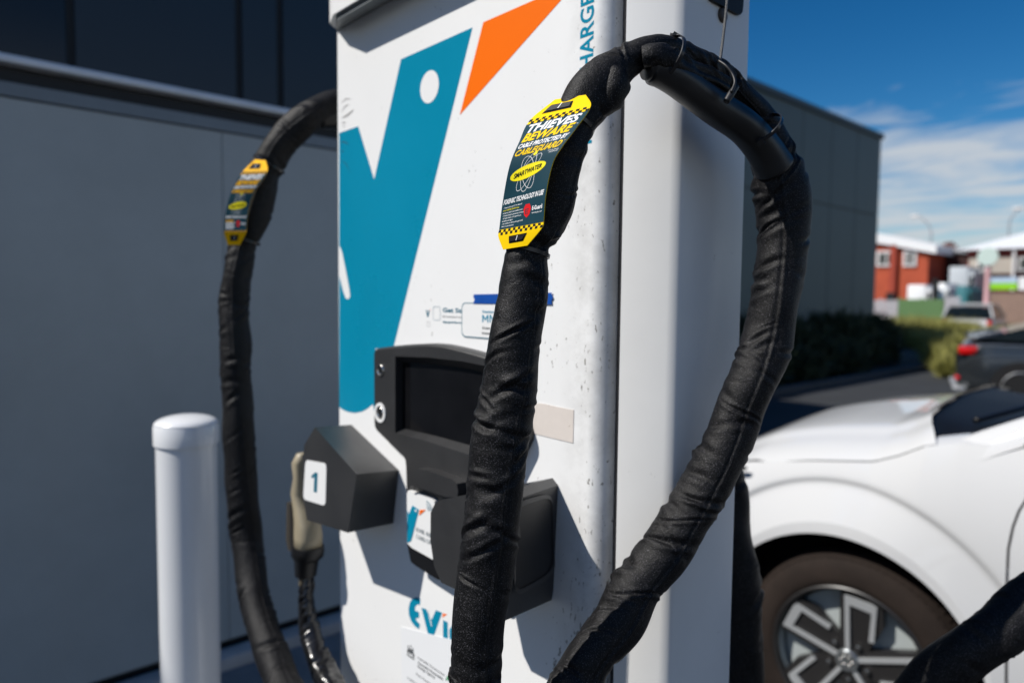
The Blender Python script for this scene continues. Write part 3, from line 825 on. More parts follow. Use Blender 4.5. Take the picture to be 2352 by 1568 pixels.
# front plate ring around the display opening so the screen sits in a real recess
inner_ = [c3(735, 552), c3(1000, 560), c3(1290, 592), c3(1530, 640), c3(1440, 1398), c3(1370, 1378), c3(1000, 1260), c3(735, 1192)]
scr = [c3(800, 602), c3(1000, 612), c3(1290, 645), c3(1500, 690), c3(1460, 1325), c3(1370, 1295), c3(1090, 1218), c3(795, 1150)]
def inset2(pts, d):
    n = len(pts); o_ = []
    area = sum(pts[k][0] * pts[(k + 1) % n][1] - pts[(k + 1) % n][0] * pts[k][1] for k in range(n)); sg = 1 if area > 0 else -1
    for k in range(n):
        a, b, c = Vector(pts[k - 1]), Vector(pts[k]), Vector(pts[(k + 1) % n])
        t1, t2 = (b - a).normalized(), (c - b).normalized(); nn = Vector((-(t1.y + t2.y), t1.x + t2.x)) * sg
        o_.append(tuple(b + nn.normalized() * d))
    return o_
out2 = [(p.x, p.z) for p in pxz(out, BZ)]
out2 = rounded(out2, 0.012, 4)
bm = bmesh.new()
def ringv(pp, off): return [bm.verts.new((x, FY - off, z)) for x, z in pp]
rgs = [ringv(out2, 0.0005), ringv(out2, BZ - 0.005), ringv(inset2(out2, 0.0012), BZ - 0.002), ringv(inset2(out2, 0.004), BZ)]
for A1, B1 in zip(rgs, rgs[1:]):
    for k in range(len(A1)):
        j = (k + 1) % len(A1); bm.faces.new((A1[k], A1[j], B1[j], B1[k]))
ov = rgs[-1]
iv = [bm.verts.new(p) for p in pxz(inner_, BZ)]
oe = [bm.edges.get((ov[k], ov[(k + 1) % len(ov)])) for k in range(len(ov))]
ie = [bm.edges.new((iv[k], iv[(k + 1) % len(iv)])) for k in range(len(iv))]
bmesh.ops.triangle_fill(bm, edges=oe + ie, use_beauty=True)
sv = [bm.verts.new(p) for p in pxz(scr, 0.006)]
for k in range(len(iv)):
    j = (k + 1) % len(iv); bm.faces.new((iv[k], iv[j], sv[j], sv[k]))
du = bmobj('display_unit', bm, M['plastic'], auto=True); adopt(ch, du)
bm = bmesh.new(); flat(bm, pxz(scr, 0.0065)); o = bmobj('screen', bm, M['glassk']); adopt(ch, o); o.parent = du; o.matrix_parent_inverse = Matrix.Identity(4)
du_children = [o]
for (cx, cy), rr, ringm in ((c3(612, 668), 0.0088, None), (c3(610, 1022), 0.0088, M['vwhite'])):
    c = P(cx, cy, Y=FY - BZ - 0.0004)
    bm = bmesh.new(); lathe(bm, [(rr * 1.25, 0.0), (rr * 1.2, 0.0015), (rr, 0.002), (rr * .9, -0.001), (rr * .3, 0.0015), (0.0, 0.0015)], c, Vector((0, -1, 0)), 32)
    lk = bmobj('lock_barrel', bm, M['chrome'], du, smooth=True)
    bm = bmesh.new(); box(bm, (c.x - 0.0008, c.y - 0.0035, c.z - 0.004), (c.x + 0.0008, c.y - 0.0018, c.z + 0.004)); bmobj('keyhole', bm, M['seal'], du)
    if ringm:
        bm = bmesh.new(); lathe(bm, [(rr * 1.35, 0.0), (rr * 1.4, 0.0015), (rr * 1.95, 0.0015), (rr * 2.0, 0.0)], c, Vector((0, -1, 0)), 40)
        bmobj('lock_collar', bm, M['vwhite'], du, auto=True)

# ---- card reader under the display
RD = 0.040
hd = [c4(*p) for p in ((772, 395), (775, 365), (795, 345), (830, 338), (900, 352), (1030, 400), (1055, 425), (1062, 470), (1058, 500), (990, 500), (880, 462), (800, 440), (775, 450))]
bm = bmesh.new(); prism(bm, pxz(hd, RD), Vector((0, RD - BZ + 0.004, 0)))
crd = bmobj('card_reader', bm, M['plastic'], bevel=0.003, seg=3, auto=True); adopt(ch, crd)
cardp = [c4(*p) for p in ((768, 480), (775, 463), (795, 470), (905, 508), (925, 525), (930, 545), (930, 850), (915, 858), (795, 790), (770, 765))]
bm = bmesh.new(); prism(bm, pxz(cardp, BZ + 0.008), Vector((0, 0.0075, 0))); bmobj('card_plate', bm, M['vwhite'], crd, auto=True)
offc = BZ + 0.0088
def dcl(pts, m, name='print'):
    bm = bmesh.new(); flat(bm, pxz([c4(*p) for p in pts], offc)); bmesh.ops.triangulate(bm, faces=bm.faces[:], ngon_method='EAR_CLIP'); return bmobj(name, bm, m, crd)
dcl([(770, 575), (778, 600), (800, 548), (836, 572), (800, 720), (790, 752), (770, 762)], M['teal'], 'bird_mark')
dcl([(842, 574), (876, 572), (838, 606)], M['orange'], 'bird_mark')
cc = P(*c4(819, 578), Y=FY - offc - 0.0006)
bm = bmesh.new(); lathe(bm, [(0.0024, 0), (0, 0.0001)], cc, Vector((0, -1, 0)), 16); bmobj('bird_mark', bm, M['vwhite'], crd)
cc = P(*c4(880, 580), Y=FY - offc)
for r_ in (0.006, 0.0105, 0.015):
    bm = bmesh.new(); A = []
    for k in range(13):
        a = R(15) + R(75) * k / 12
        A.append([bm.verts.new(cc + Vector((math.cos(a) * q_, 0, math.sin(a) * q_))) for q_ in (r_, r_ + 0.0016)])
    for x_, y_ in zip(A, A[1:]): bm.faces.new((x_[0], y_[0], y_[1], x_[1]))
    bmobj('wave_mark', bm, M['tealdark'], crd)
for s, yb in (('EVIE RFID', 712), ('CARD ONLY', 752)):
    a = P(*c4(822, yb - 16), Y=FY - offc); b = P(*c4(935, yb + 12), Y=FY - offc)
    text_on('lettering', s, mat('grey_print', (0.12, 0.16, 0.18), 0.5), crd, lambda x, y: Vector((x, FY - offc, y)), a.x, b.x, a.z, 0.0068, 0.0)
low = [c4(*p) for p in ((770, 770), (795, 792), (915, 860), (945, 872), (950, 975), (930, 965), (820, 895), (790, 870))]
bm = bmesh.new(); prism(bm, pxz(low, BZ + 0.004), Vector((0, 0.010, 0))); bmobj('reader_slot', bm, M['plasticd'], crd, bevel=0.001)

# ---- connector holsters
def loft(name, rings, m, parent=None, cap0=True, cap1=True, bevel=0.0, auto=True, seg=3):
    bm = bmesh.new(); V = [[bm.verts.new(p) for p in r_] for r_ in rings]
    n = len(rings[0])
    for A, B in zip(V, V[1:]):
        for i in range(n):
            j = (i + 1) % n; bm.faces.new((A[i], A[j], B[j], B[i]))
    if cap0: bm.faces.new(V[0][::-1])
    if cap1: bm.faces.new(V[-1])
    return bmobj(name, bm, m, parent, bevel=bevel, auto=auto, seg=seg)


H1 = 0.105
o1 = [c4(*p) for p in ((240, 100), (480, 370), (430, 705), (195, 632), (170, 500), (168, 300), (180, 200))]
outer = pxz(o1, H1)
i1 = [c4(*p) for p in ((450, 85), (722, 345), (690, 650), (452, 560), (395, 480), (385, 300), (400, 140))]
innr = pxz(i1, 0.0)
hol = loft('holster', [outer, innr], M['plastic'], None, bevel=0.009); adopt(ch, hol)
lab = rounded([(0, 0), (1, 0), (1, 1), (0, 1)], 0.14, 6)
Lq = [P(*c4(*p), Y=FY - H1 - 0.0008) for p in ((172, 512), (300, 552), (306, 308), (186, 286))]
def bil(q, x, y): return (q[0] * (1 - x) + q[1] * x) * (1 - y) + (q[3] * (1 - x) + q[2] * x) * y
bm = bmesh.new(); prism(bm, [bil(Lq, x, y) for x, y in lab], Vector((0, 0.0007, 0))); bmobj('number_plate', bm, M['vwhite'], hol)
g = 0.05
bm = bmesh.new(); flat(bm, [bil(Lq, x, y) + Vector((0, -0.0002, 0)) for x, y in ((.47, .26), (.62, .26), (.62, .74), (.50, .74), (.33, .64), (.36, .57), (.47, .62))]); bmesh.ops.triangulate(bm, faces=bm.faces[:], ngon_method='EAR_CLIP'); bmobj('numeral', bm, M['tealdark'], hol)

# holster 2 (bigger, open on its side, hidden partly by the near cable)
H2 = 0.115
o2 = [c4(*p) for p in ((955, 518), (1100, 488), (1330, 470), (1380, 520), (1345, 1150), (1330, 1210), (1180, 1085), (1050, 1030), (965, 990), (925, 900), (903, 750), (905, 590), (930, 535))]
outer = pxz(o2, H2)
wr = P(1280, 1240, Y=FY).x
def atwall(px, py): return P(px, py, Y=FY)
i2z = [1125, 1115, 1102, 1100, 1360, 1383, 1360, 1340, 1320, 1290, 1240, 1180, 1140]
i2 = []
x_l = outer[10].x + 0.03
for k, v in enumerate(outer):
    i2.append(Vector((0, FY, 0)))
xo = [v.x for v in outer]; xmin, xmax = min(xo), max(xo)
top = atwall(1280, 1100).z; bot = atwall(1280, 1383).z
zo = [v.z for v in outer]; zmin, zmax = min(zo), max(zo)
innr = []
for v in outer:
    tx = (v.x - xmin) / (xmax - xmin); tz = (v.z - zmin) / (zmax - zmin)
    innr.append(Vector((xmin + 0.02 + tx * (wr - xmin - 0.02), FY, bot + tz * (top - bot))))
hol2 = loft('holster', [outer, innr], M['plastic'], None, bevel=0.006); adopt(ch, hol2)
# recessed side pocket of the second holster
sidepl = P(1230, 1240, Y=FY - 0.05)
def onside(px, py, t=0.0):
    """point on the holster's right flank"""
    # flank runs from (xmax, FY-H2) to (wr, FY)
    v = _f + _r * ((px - 1176) / FPX) - _u * ((py - 784) / FPX)
    nrm = Vector((H2, -(wr - xmax), 0)).normalized()
    p0 = Vector((wr, FY, 0))
    tt = (p0 - Vector((0, 0, 0))).dot(nrm) / Vector((v.x, v.y, 0)).dot(nrm)
    return ORG + v * tt + nrm * t
pocket = rounded([c4(*p) for p in ((1380, 560), (1598, 490), (1606, 920), (1380, 1050))], 30, 6)
bm = bmesh.new(); flat(bm, [onside(x, y, 0.0012) for x, y in pocket]); bmobj('side_pocket', bm, M['plasticd'], hol2)
pocket2 = rounded([c4(*p) for p in ((1380, 530), (1600, 470), (1615, 945), (1380, 1080))], 30, 6)
bm = bmesh.new()
A = [bm.verts.new(onside(x, y, 0.0018)) for x, y in pocket2]; B = [bm.verts.new(onside(x, y, 0.0032)) for x, y in pocket]
for k in range(len(A)):
    j = (k + 1) % len(A); bm.faces.new((A[k], A[j], B[j], B[k]))
bmobj('pocket_rim', bm, M['plastic'], hol2, auto=True)

# bracket plate and screws on the right flank, arm for the wire
bm = bmesh.new()
pl = [P(x, y, X=SX + 0.005) for x, y in ((1637, 1), (1695, 33), (1701, 34), (1706, 28), (1714, -60), (1640, -90), (1600, -60))]
prism(bm, pl, Vector((-0.0045, 0, 0))); brk = bmobj('cable_bracket', bm, mat('black_satin_metal', (0.012, 0.011, 0.012), 0.5, spec=0.2), bevel=0.001); adopt(ch, brk)
c = P(1658, 36, X=SX + 0.0005)
bm = bmesh.new(); lathe(bm, [(0.009, 0), (0.0085, 0.003), (0.006, 0.0045), (0.003, 0.003), (0, 0.003)], c, Vector((1, 0, 0)), 24); adopt(ch, bmobj('bolt', bm, mat('rusty_bolt', (0.06, 0.045, 0.035), 0.6), smooth=True))

# ------------------------------------------------------------------ near cable loop
def rp(rpx, d): return rpx * d / FPX


def ctrl(lst): return [(P(x, y, d=d), rp(r_, d)) for x, y, d, r_ in lst]


cab1 = empty('charging_cable', P(1200, 1500, d=.8), 'thick charging cable in wrinkled black fabric sleeve, nearest loop hanging in front of the charger', 'cable')
main = [(1080, 1740, 0.71, 58), (1090, 1650, 0.71, 58), (1093, 1568, 0.71, 58), (1100, 1421, 0.71, 61), (1121, 1261, 0.71, 65), (1136, 1101, 0.71, 66), (1161, 941, 0.71, 65), (1180, 804, 0.71, 62),
        (1199, 690, 0.71, 57), (1206, 627, 0.71, 53), (1212, 577, 0.71, 47), (1232, 530, 0.71, 52), (1262, 470, 0.713, 60), (1276, 391, 0.713, 62), (1292, 335, 0.713, 58), (1318, 280, 0.713, 48),
        (1350, 232, 0.7177, 56), (1389, 182, 0.7208, 52), (1428, 146, 0.7269, 42), (1468, 122, 0.7281, 36), (1504, 114, 0.7338, 33), (1541, 117, 0.7445, 30), (1580, 126, 0.7556, 28), (1622, 145, 0.7722, 26), (1672, 181, 0.8, 24), (1712, 219, 0.81, 25),
        (1746, 262, 0.825, 28), (1768, 325, 0.84, 42), (1783, 375, 0.85, 53), (1792, 432, 0.855, 61), (1797, 496, 0.86, 60), (1797, 561, 0.86, 55), (1790, 626, 0.86, 55), (1780, 691, 0.86, 55), (1768, 756, 0.86, 55),
        (1750, 821, 0.855, 55), (1722, 890, 0.85, 55), (1699, 941, .85, 54), (1668, 1021, .845, 55), (1629, 1101, .84, 55), (1581, 1181, .835, 56), (1530, 1261, .83, 58), (1466, 1341, .82, 56),
        (1421, 1421, .805, 58), (1358, 1501, .79, 55), (1324, 1568, .78, 56), (1275, 1650, 0.75, 56), (1230, 1740, 0.75, 56)]
V3 = Vector
main_c = [(V3((-0.70, FY + .01, .34)), .026), (V3((-0.66, 0.60, .30)), .026), (V3((-0.60, 0.48, .40)), .026), (V3((-0.56, 0.46, .65)), .026)] + ctrl(main)[1:-1] + [(P(1225, 1740, d=.74), .026), (P(1165, 1850, d=.73), .026), (V3((-0.615, 0.50, .62)), .026), (V3((-0.635, 0.52, .42)), .026), (V3((-0.63, 0.60, .28)), .026), (V3((-0.62, FY + .01, .22)), .026)]
o = tube('fabric_sleeve', main_c, M['fabric'], None, nu=96, step=0.0016, folds=150, seed=4, lump=0.0020, seam=True, amp=1.0); adopt(cab1, o)
# loose flap of the sleeve below the upper tie
flap = [(1398, 158, .722, 26), (1411, 182, .716, 37), (1408, 210, .712, 39), (1386, 236, .712, 32), (1362, 256, .712, 20)]
o = tube('sleeve_fold', ctrl(flap), M['fabric'], None, nu=64, step=0.002, folds=120, seed=9, lump=0.004); adopt(cab1, o)
pipe = [(1484, 150, 0.7256, 33), (1500, 152, 0.7281, 36), (1513, 159, 0.7302, 38), (1560, 185, 0.7445, 39), (1643, 247, 0.7805, 39), (1700, 285, 0.8, 39), (1732, 315, 0.815, 40), (1760, 352, 0.83, 42), (1778, 385, 0.84, 46)]
o = tube('support_tube', ctrl(pipe), M['pipe'], None, nu=64, step=0.003, lump=0.0003); adopt(cab1, o)
# rumpled sleeve edge on top of the support tube
edge = [(1478, 132, 0.7177, 26), (1500, 128, 0.7151, 27), (1530, 132, 0.7198, 26), (1562, 146, 0.7288, 20), (1600, 166, 0.7438, 16), (1640, 182, 0.76, 15), (1668, 200, 0.7714, 14)]
o = tube('sleeve_fold', ctrl(edge), M['fabric'], None, nu=64, step=0.0016, folds=130, seed=12, lump=0.003, amp=.9); adopt(cab1, o)


def tie(cx, cy, d, rpx, a, b, parent, headang=0.0, width=0.0048, flat_=1.0):
    """nylon tie round an axis running from image point a to b"""
    c = P(cx, cy, d=d); ax = P(*b[:2], d=b[2]) - P(*a[:2], d=a[2])
    o = ring('cable_tie', c, ax, rp(rpx, d), width, 0.0013, M['tie'], None, flat_=flat_, up=Vector((0, 0, 1)))
    adopt(parent, o)
    axn = ax.normalized(); u = (Vector((0, 0, 1)) - axn * axn.z).normalized(); v = axn.cross(u)
    pos = c + (u * math.cos(headang) * flat_ + v * math.sin(headang)) * (rp(rpx, d) + 0.002)
    rad = (pos - c).normalized(); tg = axn.cross(rad)
    m4 = Matrix((axn.to_4d(), rad.to_4d(), tg.to_4d(), (0, 0, 0, 1))).transposed(); m4.translation = pos
    for i in range(3): m4[3][i] = 0
    m4[3][3] = 1
    bm = bmesh.new(); box(bm, (-0.003, -0.002, -0.0035), (0.003, 0.002, 0.0035), m4); h = bmobj('tie_head', bm, M['tie'], o, bevel=0.0006)
    return o


tie(1527, 140, .738, 70, (1500, 125, .735), (1580, 170, .752), cab1, 0.1, flat_=.80)
tie(1743, 300, .815, 58, (1712, 262, .805), (1775, 350, .83), cab1, 2.6, flat_=.84)
tie(1212, 577, .71, 50, (1206, 627, .71), (1232, 530, .71), cab1, -2.2)
tie(1316, 282, .713, 51, (1292, 335, .713), (1350, 232, .718), cab1, -2.3)
# suspension wire
wr_ = empty('suspension_wire', P(1660, 100, d=.79), 'thin grey wire rope holding up the near cable loop', 'wire rope')
o = tube('wire_strand', [(P(1677, -90, d=.81), .0016), (P(1670, 0, d=.80), .0016), (P(1663, 70, d=.79), .0016), (P(1655, 132, d=.775), .0016), (P(1652, 150, d=.768), .0017)], M['rope'], None, nu=10, step=.004); adopt(wr_, o)
o = tube('wire_loop', [(P(1651, 140, d=.762), .0016), (P(1668, 152, d=.755), .0016), (P(1682, 170, d=.752), .0017), (P(1688, 190, d=.748), .0017), (P(1680, 212, d=.745), .0017)], M['seal'], None, nu=10, step=.002); adopt(wr_, o)
o = tube('toggle', [(P(1692, 198, d=.752), .0030), (P(1680, 215, d=.75), .0040), (P(1668, 234, d=.748), .0034)], M['seal'], None, nu=16, step=.002); adopt(wr_, o)
bm = bmesh.new(); top_ = P(1677, -90, d=.81)
o = tube('support_arm', [(top_ + Vector((0, 0, 0.004)), .006), (top_ + Vector((-0.10, -0.005, 0.012)), .008), (Vector((SX - 0.02, top_.y + .02, CH_T + 0.02)), .009)], M['pipe'], None, nu=16, step=.01); adopt(ch, o)


# ------------------------------------------------------------------ warning tags
def c2(x, y): return ((1400 + x / 2.614) / 1.27551, (200 + y / 2.614) / 1.27551)
def c4b(x, y): return ((600 + x / 2.6125) / 1.27551, (250 + y / 2.6125) / 1.27551)


VROW = [0, 30.8, 50.7, 70.6, 105.6, 134.2, 140.2]


def make_tag(rows, tip0, tip1, label, fulltext, ylw, seedd):
    """rows: list of (left point, right point) 3D; tips: pairs for the two tapered ends. v in mm along, s across 0..1"""
    vs = [-17] + VROW + [140.2 + 14]
    Ls = [tip0[0]] + [r_[0] for r_ in rows] + [tip1[0]]; Rs = [tip0[1]] + [r_[1] for r_ in rows] + [tip1[1]]
    La = np.array([tuple(p) for p in Ls]); Ra = np.array([tuple(p) for p in Rs])

    def interp(A, v):
        i = max(0, min(len(vs) - 2, np.searchsorted(vs, v) - 1))
        i0, i3 = max(i - 1, 0), min(i + 2, len(vs) - 1)
        t = (v - vs[i]) / (vs[i + 1] - vs[i])
        def tangent(k):
            a, b = max(k - 1, 0), min(k + 1, len(vs) - 1)
            return (A[b] - A[a]) / (vs[b] - vs[a])
        h = vs[i + 1] - vs[i]; m0 = tangent(i) * h; m1 = tangent(i + 1) * h
        return (2 * t ** 3 - 3 * t * t + 1) * A[i] + (t ** 3 - 2 * t * t + t) * m0 + (-2 * t ** 3 + 3 * t * t) * A[i + 1] + (t ** 3 - t * t) * m1

    def surf(s, v, off=0.0):
        v = min(max(v, vs[0]), vs[-1])
        l_, r_ = Vector(interp(La, v)), Vector(interp(Ra, v))
        # extrapolate tab taper linearly inside
        p = l_ * (1 - s) + r_ * s
        if off:
            e = 1.5; v2 = v + e if v + e < vs[-1] else v - e
            q = Vector(interp(La, v2)) * (1 - s) + Vector(interp(Ra, v2)) * s
            n = (r_ - l_).cross((q - p) * (1 if v2 > v else -1)).normalized()
            if n.dot(ORG - p) < 0: n = -n
            p = p + n * off
        return p

    t = empty('warning_tag', surf(.5, 70), label, 'warning tag', 'theft warning tags on the cable sleeves')

    def patch(s0, s1, v0, v1, m, name, off, ns=6, dv=2.0, thick=0):
        bm = bmesh.new(); nv = max(1, int(abs(v1 - v0) / dv)); G = []
        for i in range(nv + 1):
            v = v0 + (v1 - v0) * i / nv
            G.append([bm.verts.new(surf(s0 + (s1 - s0) * j / ns, v, off)) for j in range(ns + 1)])
        for i in range(nv):
            for j in range(ns): bm.faces.new((G[i][j], G[i][j + 1], G[i + 1][j + 1], G[i + 1][j]))
        if thick:
            r_ = bmesh.ops.extrude_face_region(bm, geom=bm.faces[:])
            fv = [g for g in r_['geom'] if isinstance(g, bmesh.types.BMVert)]
            nn = (surf(.5, (v0 + v1) / 2, 1) - surf(.5, (v0 + v1) / 2, 0))
            for g_ in fv: g_.co -= nn * thick
        return adopt(t, bmobj(name, bm, m, smooth=not thick))
    # yellow plate (thin but solid), its tabs carry a slot with a tie through
    patch(0, 1, -17, 154.2, ylw, 'plate', 0, 8, 2.0, 0.0009)
    patch(0.0, 1, 6.5, 134, M['lnavy'], 'printed_panel', 0.00015, 8, 2.0)
    # checker borders
    for v0 in (0.6, 134.4):
        bm = bmesh.new()
        for rr in range(2):
            for k in range(18):
                if (k + rr) % 2 == 0:
                    a, b = k / 18, (k + 1) / 18; va, vb = v0 + rr * 2.9, v0 + rr * 2.9 + 2.9
                    bm.faces.new([bm.verts.new(surf(x, y, 0.00018)) for x, y in ((a, va), (b, va), (b, vb), (a, vb))])
        adopt(t, bmobj('checker_border', bm, M['lblack']))
    def T(s, s0, s1, vb, h, m, bold=0.03, shear=0.25, cut=1):
        o = text_on('lettering', s, m, None, lambda x, y: surf(x, vb - y, 0.0003), s0, s1, 0, h, bold, shear, cut)
        return adopt(t, o)
    T('THIEVES', .07, .93, 18.6, 10.2, M['lwhite'], .032)
    T('BEWARE', .05, .93, 30.6, 10.2, ylw, .032)
    T('CABLE PROTECTED BY', .04, .95, 38.8, 5.4, M['lwhite'], .035)
    T('CABLEGUARD', .04, .93, 49.0, 7.6, ylw, .032)
    # atom orbits
    cs, cv, wid = 0.47, 73.0, 68.0
    for ang in (R(62), R(118), R(0) + R(90)):
        bm = bmesh.new(); n = 44; A = []
        for k in range(n):
            a = 2 * math.pi * k / n
            pt = []
            for gr in (0, 1):
                ra, rb = 22.0 + gr * .55, 8.4 + gr * .55
                x, y = math.cos(a) * ra, math.sin(a) * rb
                X_ = x * math.cos(ang) - y * math.sin(ang); Y_ = x * math.sin(ang) + y * math.cos(ang)
                pt.append(bm.verts.new(surf(cs + X_ / wid, cv - Y_, 0.00025)))
            A.append(pt)
        for k in range(n):
            b = A[(k + 1) % n]; bm.faces.new((A[k][0], b[0], b[1], A[k][1]))
        adopt(t, bmobj('atom_mark', bm, M['lwhite']))
    def ell(s, v, ra, rb, tilt, m, off, name):
        bm = bmesh.new(); n = 36; c_ = bm.verts.new(surf(s, v, off)); P_ = []
        mid = []
        for k in range(n):
            a = 2 * math.pi * k / n; x, y = math.cos(a) * ra, math.sin(a) * rb
            X_ = x * math.cos(tilt) - y * math.sin(tilt); Y_ = x * math.sin(tilt) + y * math.cos(tilt)
            P_.append(bm.verts.new(surf(s + X_ / wid, v - Y_, off))); mid.append(bm.verts.new(surf(s + X_ / wid * .5, v - Y_ * .5, off)))
        for k in range(n):
            j = (k + 1) % n; bm.faces.new((P_[k], P_[j], mid[j], mid[k])); bm.faces.new((mid[k], mid[j], c_))
        adopt(t, bmobj(name, bm, m))
    ysm = mat('bright_yellow_print', (0.92, 0.78, 0.0), 0.6, spec=0.25)
    ell(cs, cv, 26.0, 8.3, R(7), ysm, 0.0004, 'oval_mark')
    ell(cs + .02, cv - 21.5, 2.5, 2.5, 0, ysm, 0.0004, 'atom_mark')
    tl = R(7)
    def sw(x, y):
        X_ = x * math.cos(tl) - y * math.sin(tl); Y_ = x * math.sin(tl) + y * math.cos(tl)
        return surf(cs + X_ / wid, cv - Y_, 0.0006)
    adopt(t, text_on('lettering', 'SMARTWATER', M['lblack'], None, sw, -20.5, 20.5, -2.7, 5.2, .02, .2, 1))
    T('FORENSIC TECHNOLOGY IN USE', .03, .95, 104.6, 5.2, M['lwhite'], .03)
    if fulltext:
        lines = ['- Tamper alarm and CCTV: cable will', 'contain FORENSIC SOLUTION that', 'marks any thief with invisible traces', '- Forensic liquid is permanent (3 years)', '- All cable marks and materials are', 'traceable and logged', '- Any attempt to remove this guard will', 'result in a prosecution']
        for k, ln in enumerate(lines):
            T(ln, .05, .05 + .0125 * len(ln), 109.5 + k * 3.15, 1.5, ysm if k == 1 else M['lwhite'], .01, .15, 0)
        T('UK Patent Pending', .74, .95, 52.6, 1.4, M['lwhite'], .01, .2, 0); T('GB2500253.8', .78, .95, 55.0, 1.4, M['lwhite'], .01, .2, 0)
        T('TM', .945, .975, 22.6, 1.3, M['lwhite'], 0, 0, 0); T('TM', .945, .975, 43.0, 1.3, ylw, 0, 0, 0)
        T('E-Guard', .73, .95, 118.8, 4.2, M['lwhite'], .03, 0, 0); T('formula-space.com', .73, .95, 122.6, 1.5, M['lwhite'], .01, 0, 0)
    else:
        for k in range(7): patch(.06, .40 + .04 * (k % 3), 109.5 + k * 3.1, 111 + k * 3.1, ylw if k in (0, 1) else M['lwhite'], 'small_print', 0.0003, 2, 2.0)
        T('E-Guard', .73, .95, 119.8, 4.2, M['lwhite'], .03, 0, 0)
    # red shield mark
    bm = bmesh.new(); sh = [(0, -6.6), (3.0, -6.8), (4.6, -4), (5.8, -1.5), (5.0, 1.5), (4.0, 5), (0, 8.4), (-4.0, 5), (-5.0, 1.5), (-5.8, -1.5), (-4.6, -4), (-3.0, -6.8)]
    bm.faces.new([bm.verts.new(surf(.62 + x / wid, 117.5 + y, 0.0003)) for x, y in sh]); adopt(t, bmobj('shield_mark', bm, M['lred']))
    bm = bmesh.new()
    for a in ([(-2.6, -1.4), (2.4, -1.4), (2.4, -.6), (-2.6, -.6)], [(-2.6, -.6), (-1.8, -.6), (-1.8, 4), (-2.6, 4)], [(-1.8, 1), (1.6, 1), (1.6, 1.7), (-1.8, 1.7)], [(-1.8, 3.3), (2.4, 3.3), (2.4, 4), (-1.8, 4)]):
        bm.faces.new([bm.verts.new(surf(.62 + x / wid, 117.5 + y, 0.00045)) for x, y in a])
    adopt(t, bmobj('shield_mark', bm, M['lnavy']))
    # slots and the ties passing through them
    for v0, v1, sa, sb in ((-11.5, -3.5, .14, .66), (142.6, 149.4, .26, .70)):
        patch(sa, sb, v0, v1, M['lblack'], 'slot', 0.0003, 4, 2.0)
        patch(sa + .03, sb - .03, v0 + 1.4, v1 - 1.4, M['tie'], 'tie_strap', 0.0012, 6, 2.0)
        patch(sa + .52 * (sb - sa), sa + .56 * (sb - sa), v0 + 1.0, v1 - 1.4, M['lwhite'], 'tie_seam', 0.0015, 1, 3.0)
    return t


def rowpts(rows, fn, dl, dr): return [(P(*fn(*l_), d=a), P(*fn(*r_), d=b)) for (l_, r_), a, b in zip(rows, dl, dr)]


rows1 = [((405, 392), (864, 288)), ((312, 577), (742, 472)), ((262, 692), (646, 600)), ((228, 812), (575, 722)), ((186, 1057), (520, 968)), ((163, 1240), (502, 1178)), ((155, 1283), (493, 1218))]
make_tag(rowpts(rows1, c2, [.708, .690, .690, .693, .703, .703, .703], [.667, .657, .657, .660, .660, .661, .661]),
         (P(*c2(590, 240), d=.718), P(*c2(826, 204), d=.688)), (P(*c2(192, 1388), d=.698), P(*c2(378, 1357), d=.676)),
         'large sharp yellow and navy theft warning tag strapped to the near cable sleeve', True, M['lyel'], 1)

# ------------------------------------------------------------------ far cable loop (left)
cab2 = empty('charging_cable', P(545, 1200, d=1.45), 'black sleeved charging cable arching out left of the charger beside the white bollard', 'cable')
D2 = 1.45
lst = [(830, 232, 1.55, 34), (775, 240, 1.50, 34), (735, 256, 1.47, 34), (700, 275, D2, 35), (665, 305, D2, 35), (640, 337, D2, 35), (622, 368, D2, 35), (606, 398, D2, 34), (600, 440, D2, 36), (585, 490, D2, 36), (572, 530, D2, 32), (561, 556, D2, 29),
       (552, 600, D2, 31), (541, 650, D2, 32), (538, 720, D2, 33), (540, 800, D2, 34), (544, 880, D2, 33), (547, 941, D2, 34), (549, 1008, D2, 35), (554, 1090, D2, 35), (558, 1160, D2, 35), (566, 1230, D2, 35), (574, 1300, 1.43, 34),
       (585, 1370, 1.40, 34), (604, 1440, 1.36, 35), (628, 1510, 1.32, 37), (650, 1568, 1.28, 39), (690, 1640, 1.2, 42), (745, 1730, 1.15, 44), (810, 1790, 1.12, 44)]
o = tube('fabric_sleeve', ctrl(lst), M['fabric'], None, nu=64, step=0.0035, folds=110, seed=21, lump=0.0024, seam=True, amp=1.1); adopt(cab2, o)
o = tube('support_tube', ctrl([(735, 277, 1.465, 18), (760, 276, 1.48, 20), (800, 275, 1.5, 20)]), M['pipe'], None, nu=24, step=.006); adopt(cab2, o)
tie(618, 378, D2, 37, (640, 337, D2), (606, 398, D2), cab2, -1.5, 0.006)
tie(563, 552, D2, 33, (572, 530, D2), (552, 600, D2), cab2, -1.8, 0.006)
rows2 = [((292, 658), (480, 652)), ((225, 765), (418, 758)), ((197, 828), (374, 828)), ((172, 915), (345, 915)), ((152, 1018), (324, 1018)), ((147, 1115), (317, 1113)), ((148, 1132), (315, 1130))]
make_tag(rowpts(rows2, c4b, [1.40] * 7, [1.39, 1.39, 1.395, 1.40, 1.40, 1.40, 1.40]),
         (P(*c4b(385, 568), d=1.42), P(*c4b(465, 574), d=1.41)), (P(*c4b(175, 1222), d=1.41), P(*c4b(268, 1222), d=1.41)),
         'smaller out-of-focus yellow and navy warning tag on the cable at the left', False, M['lyel2'], 2)

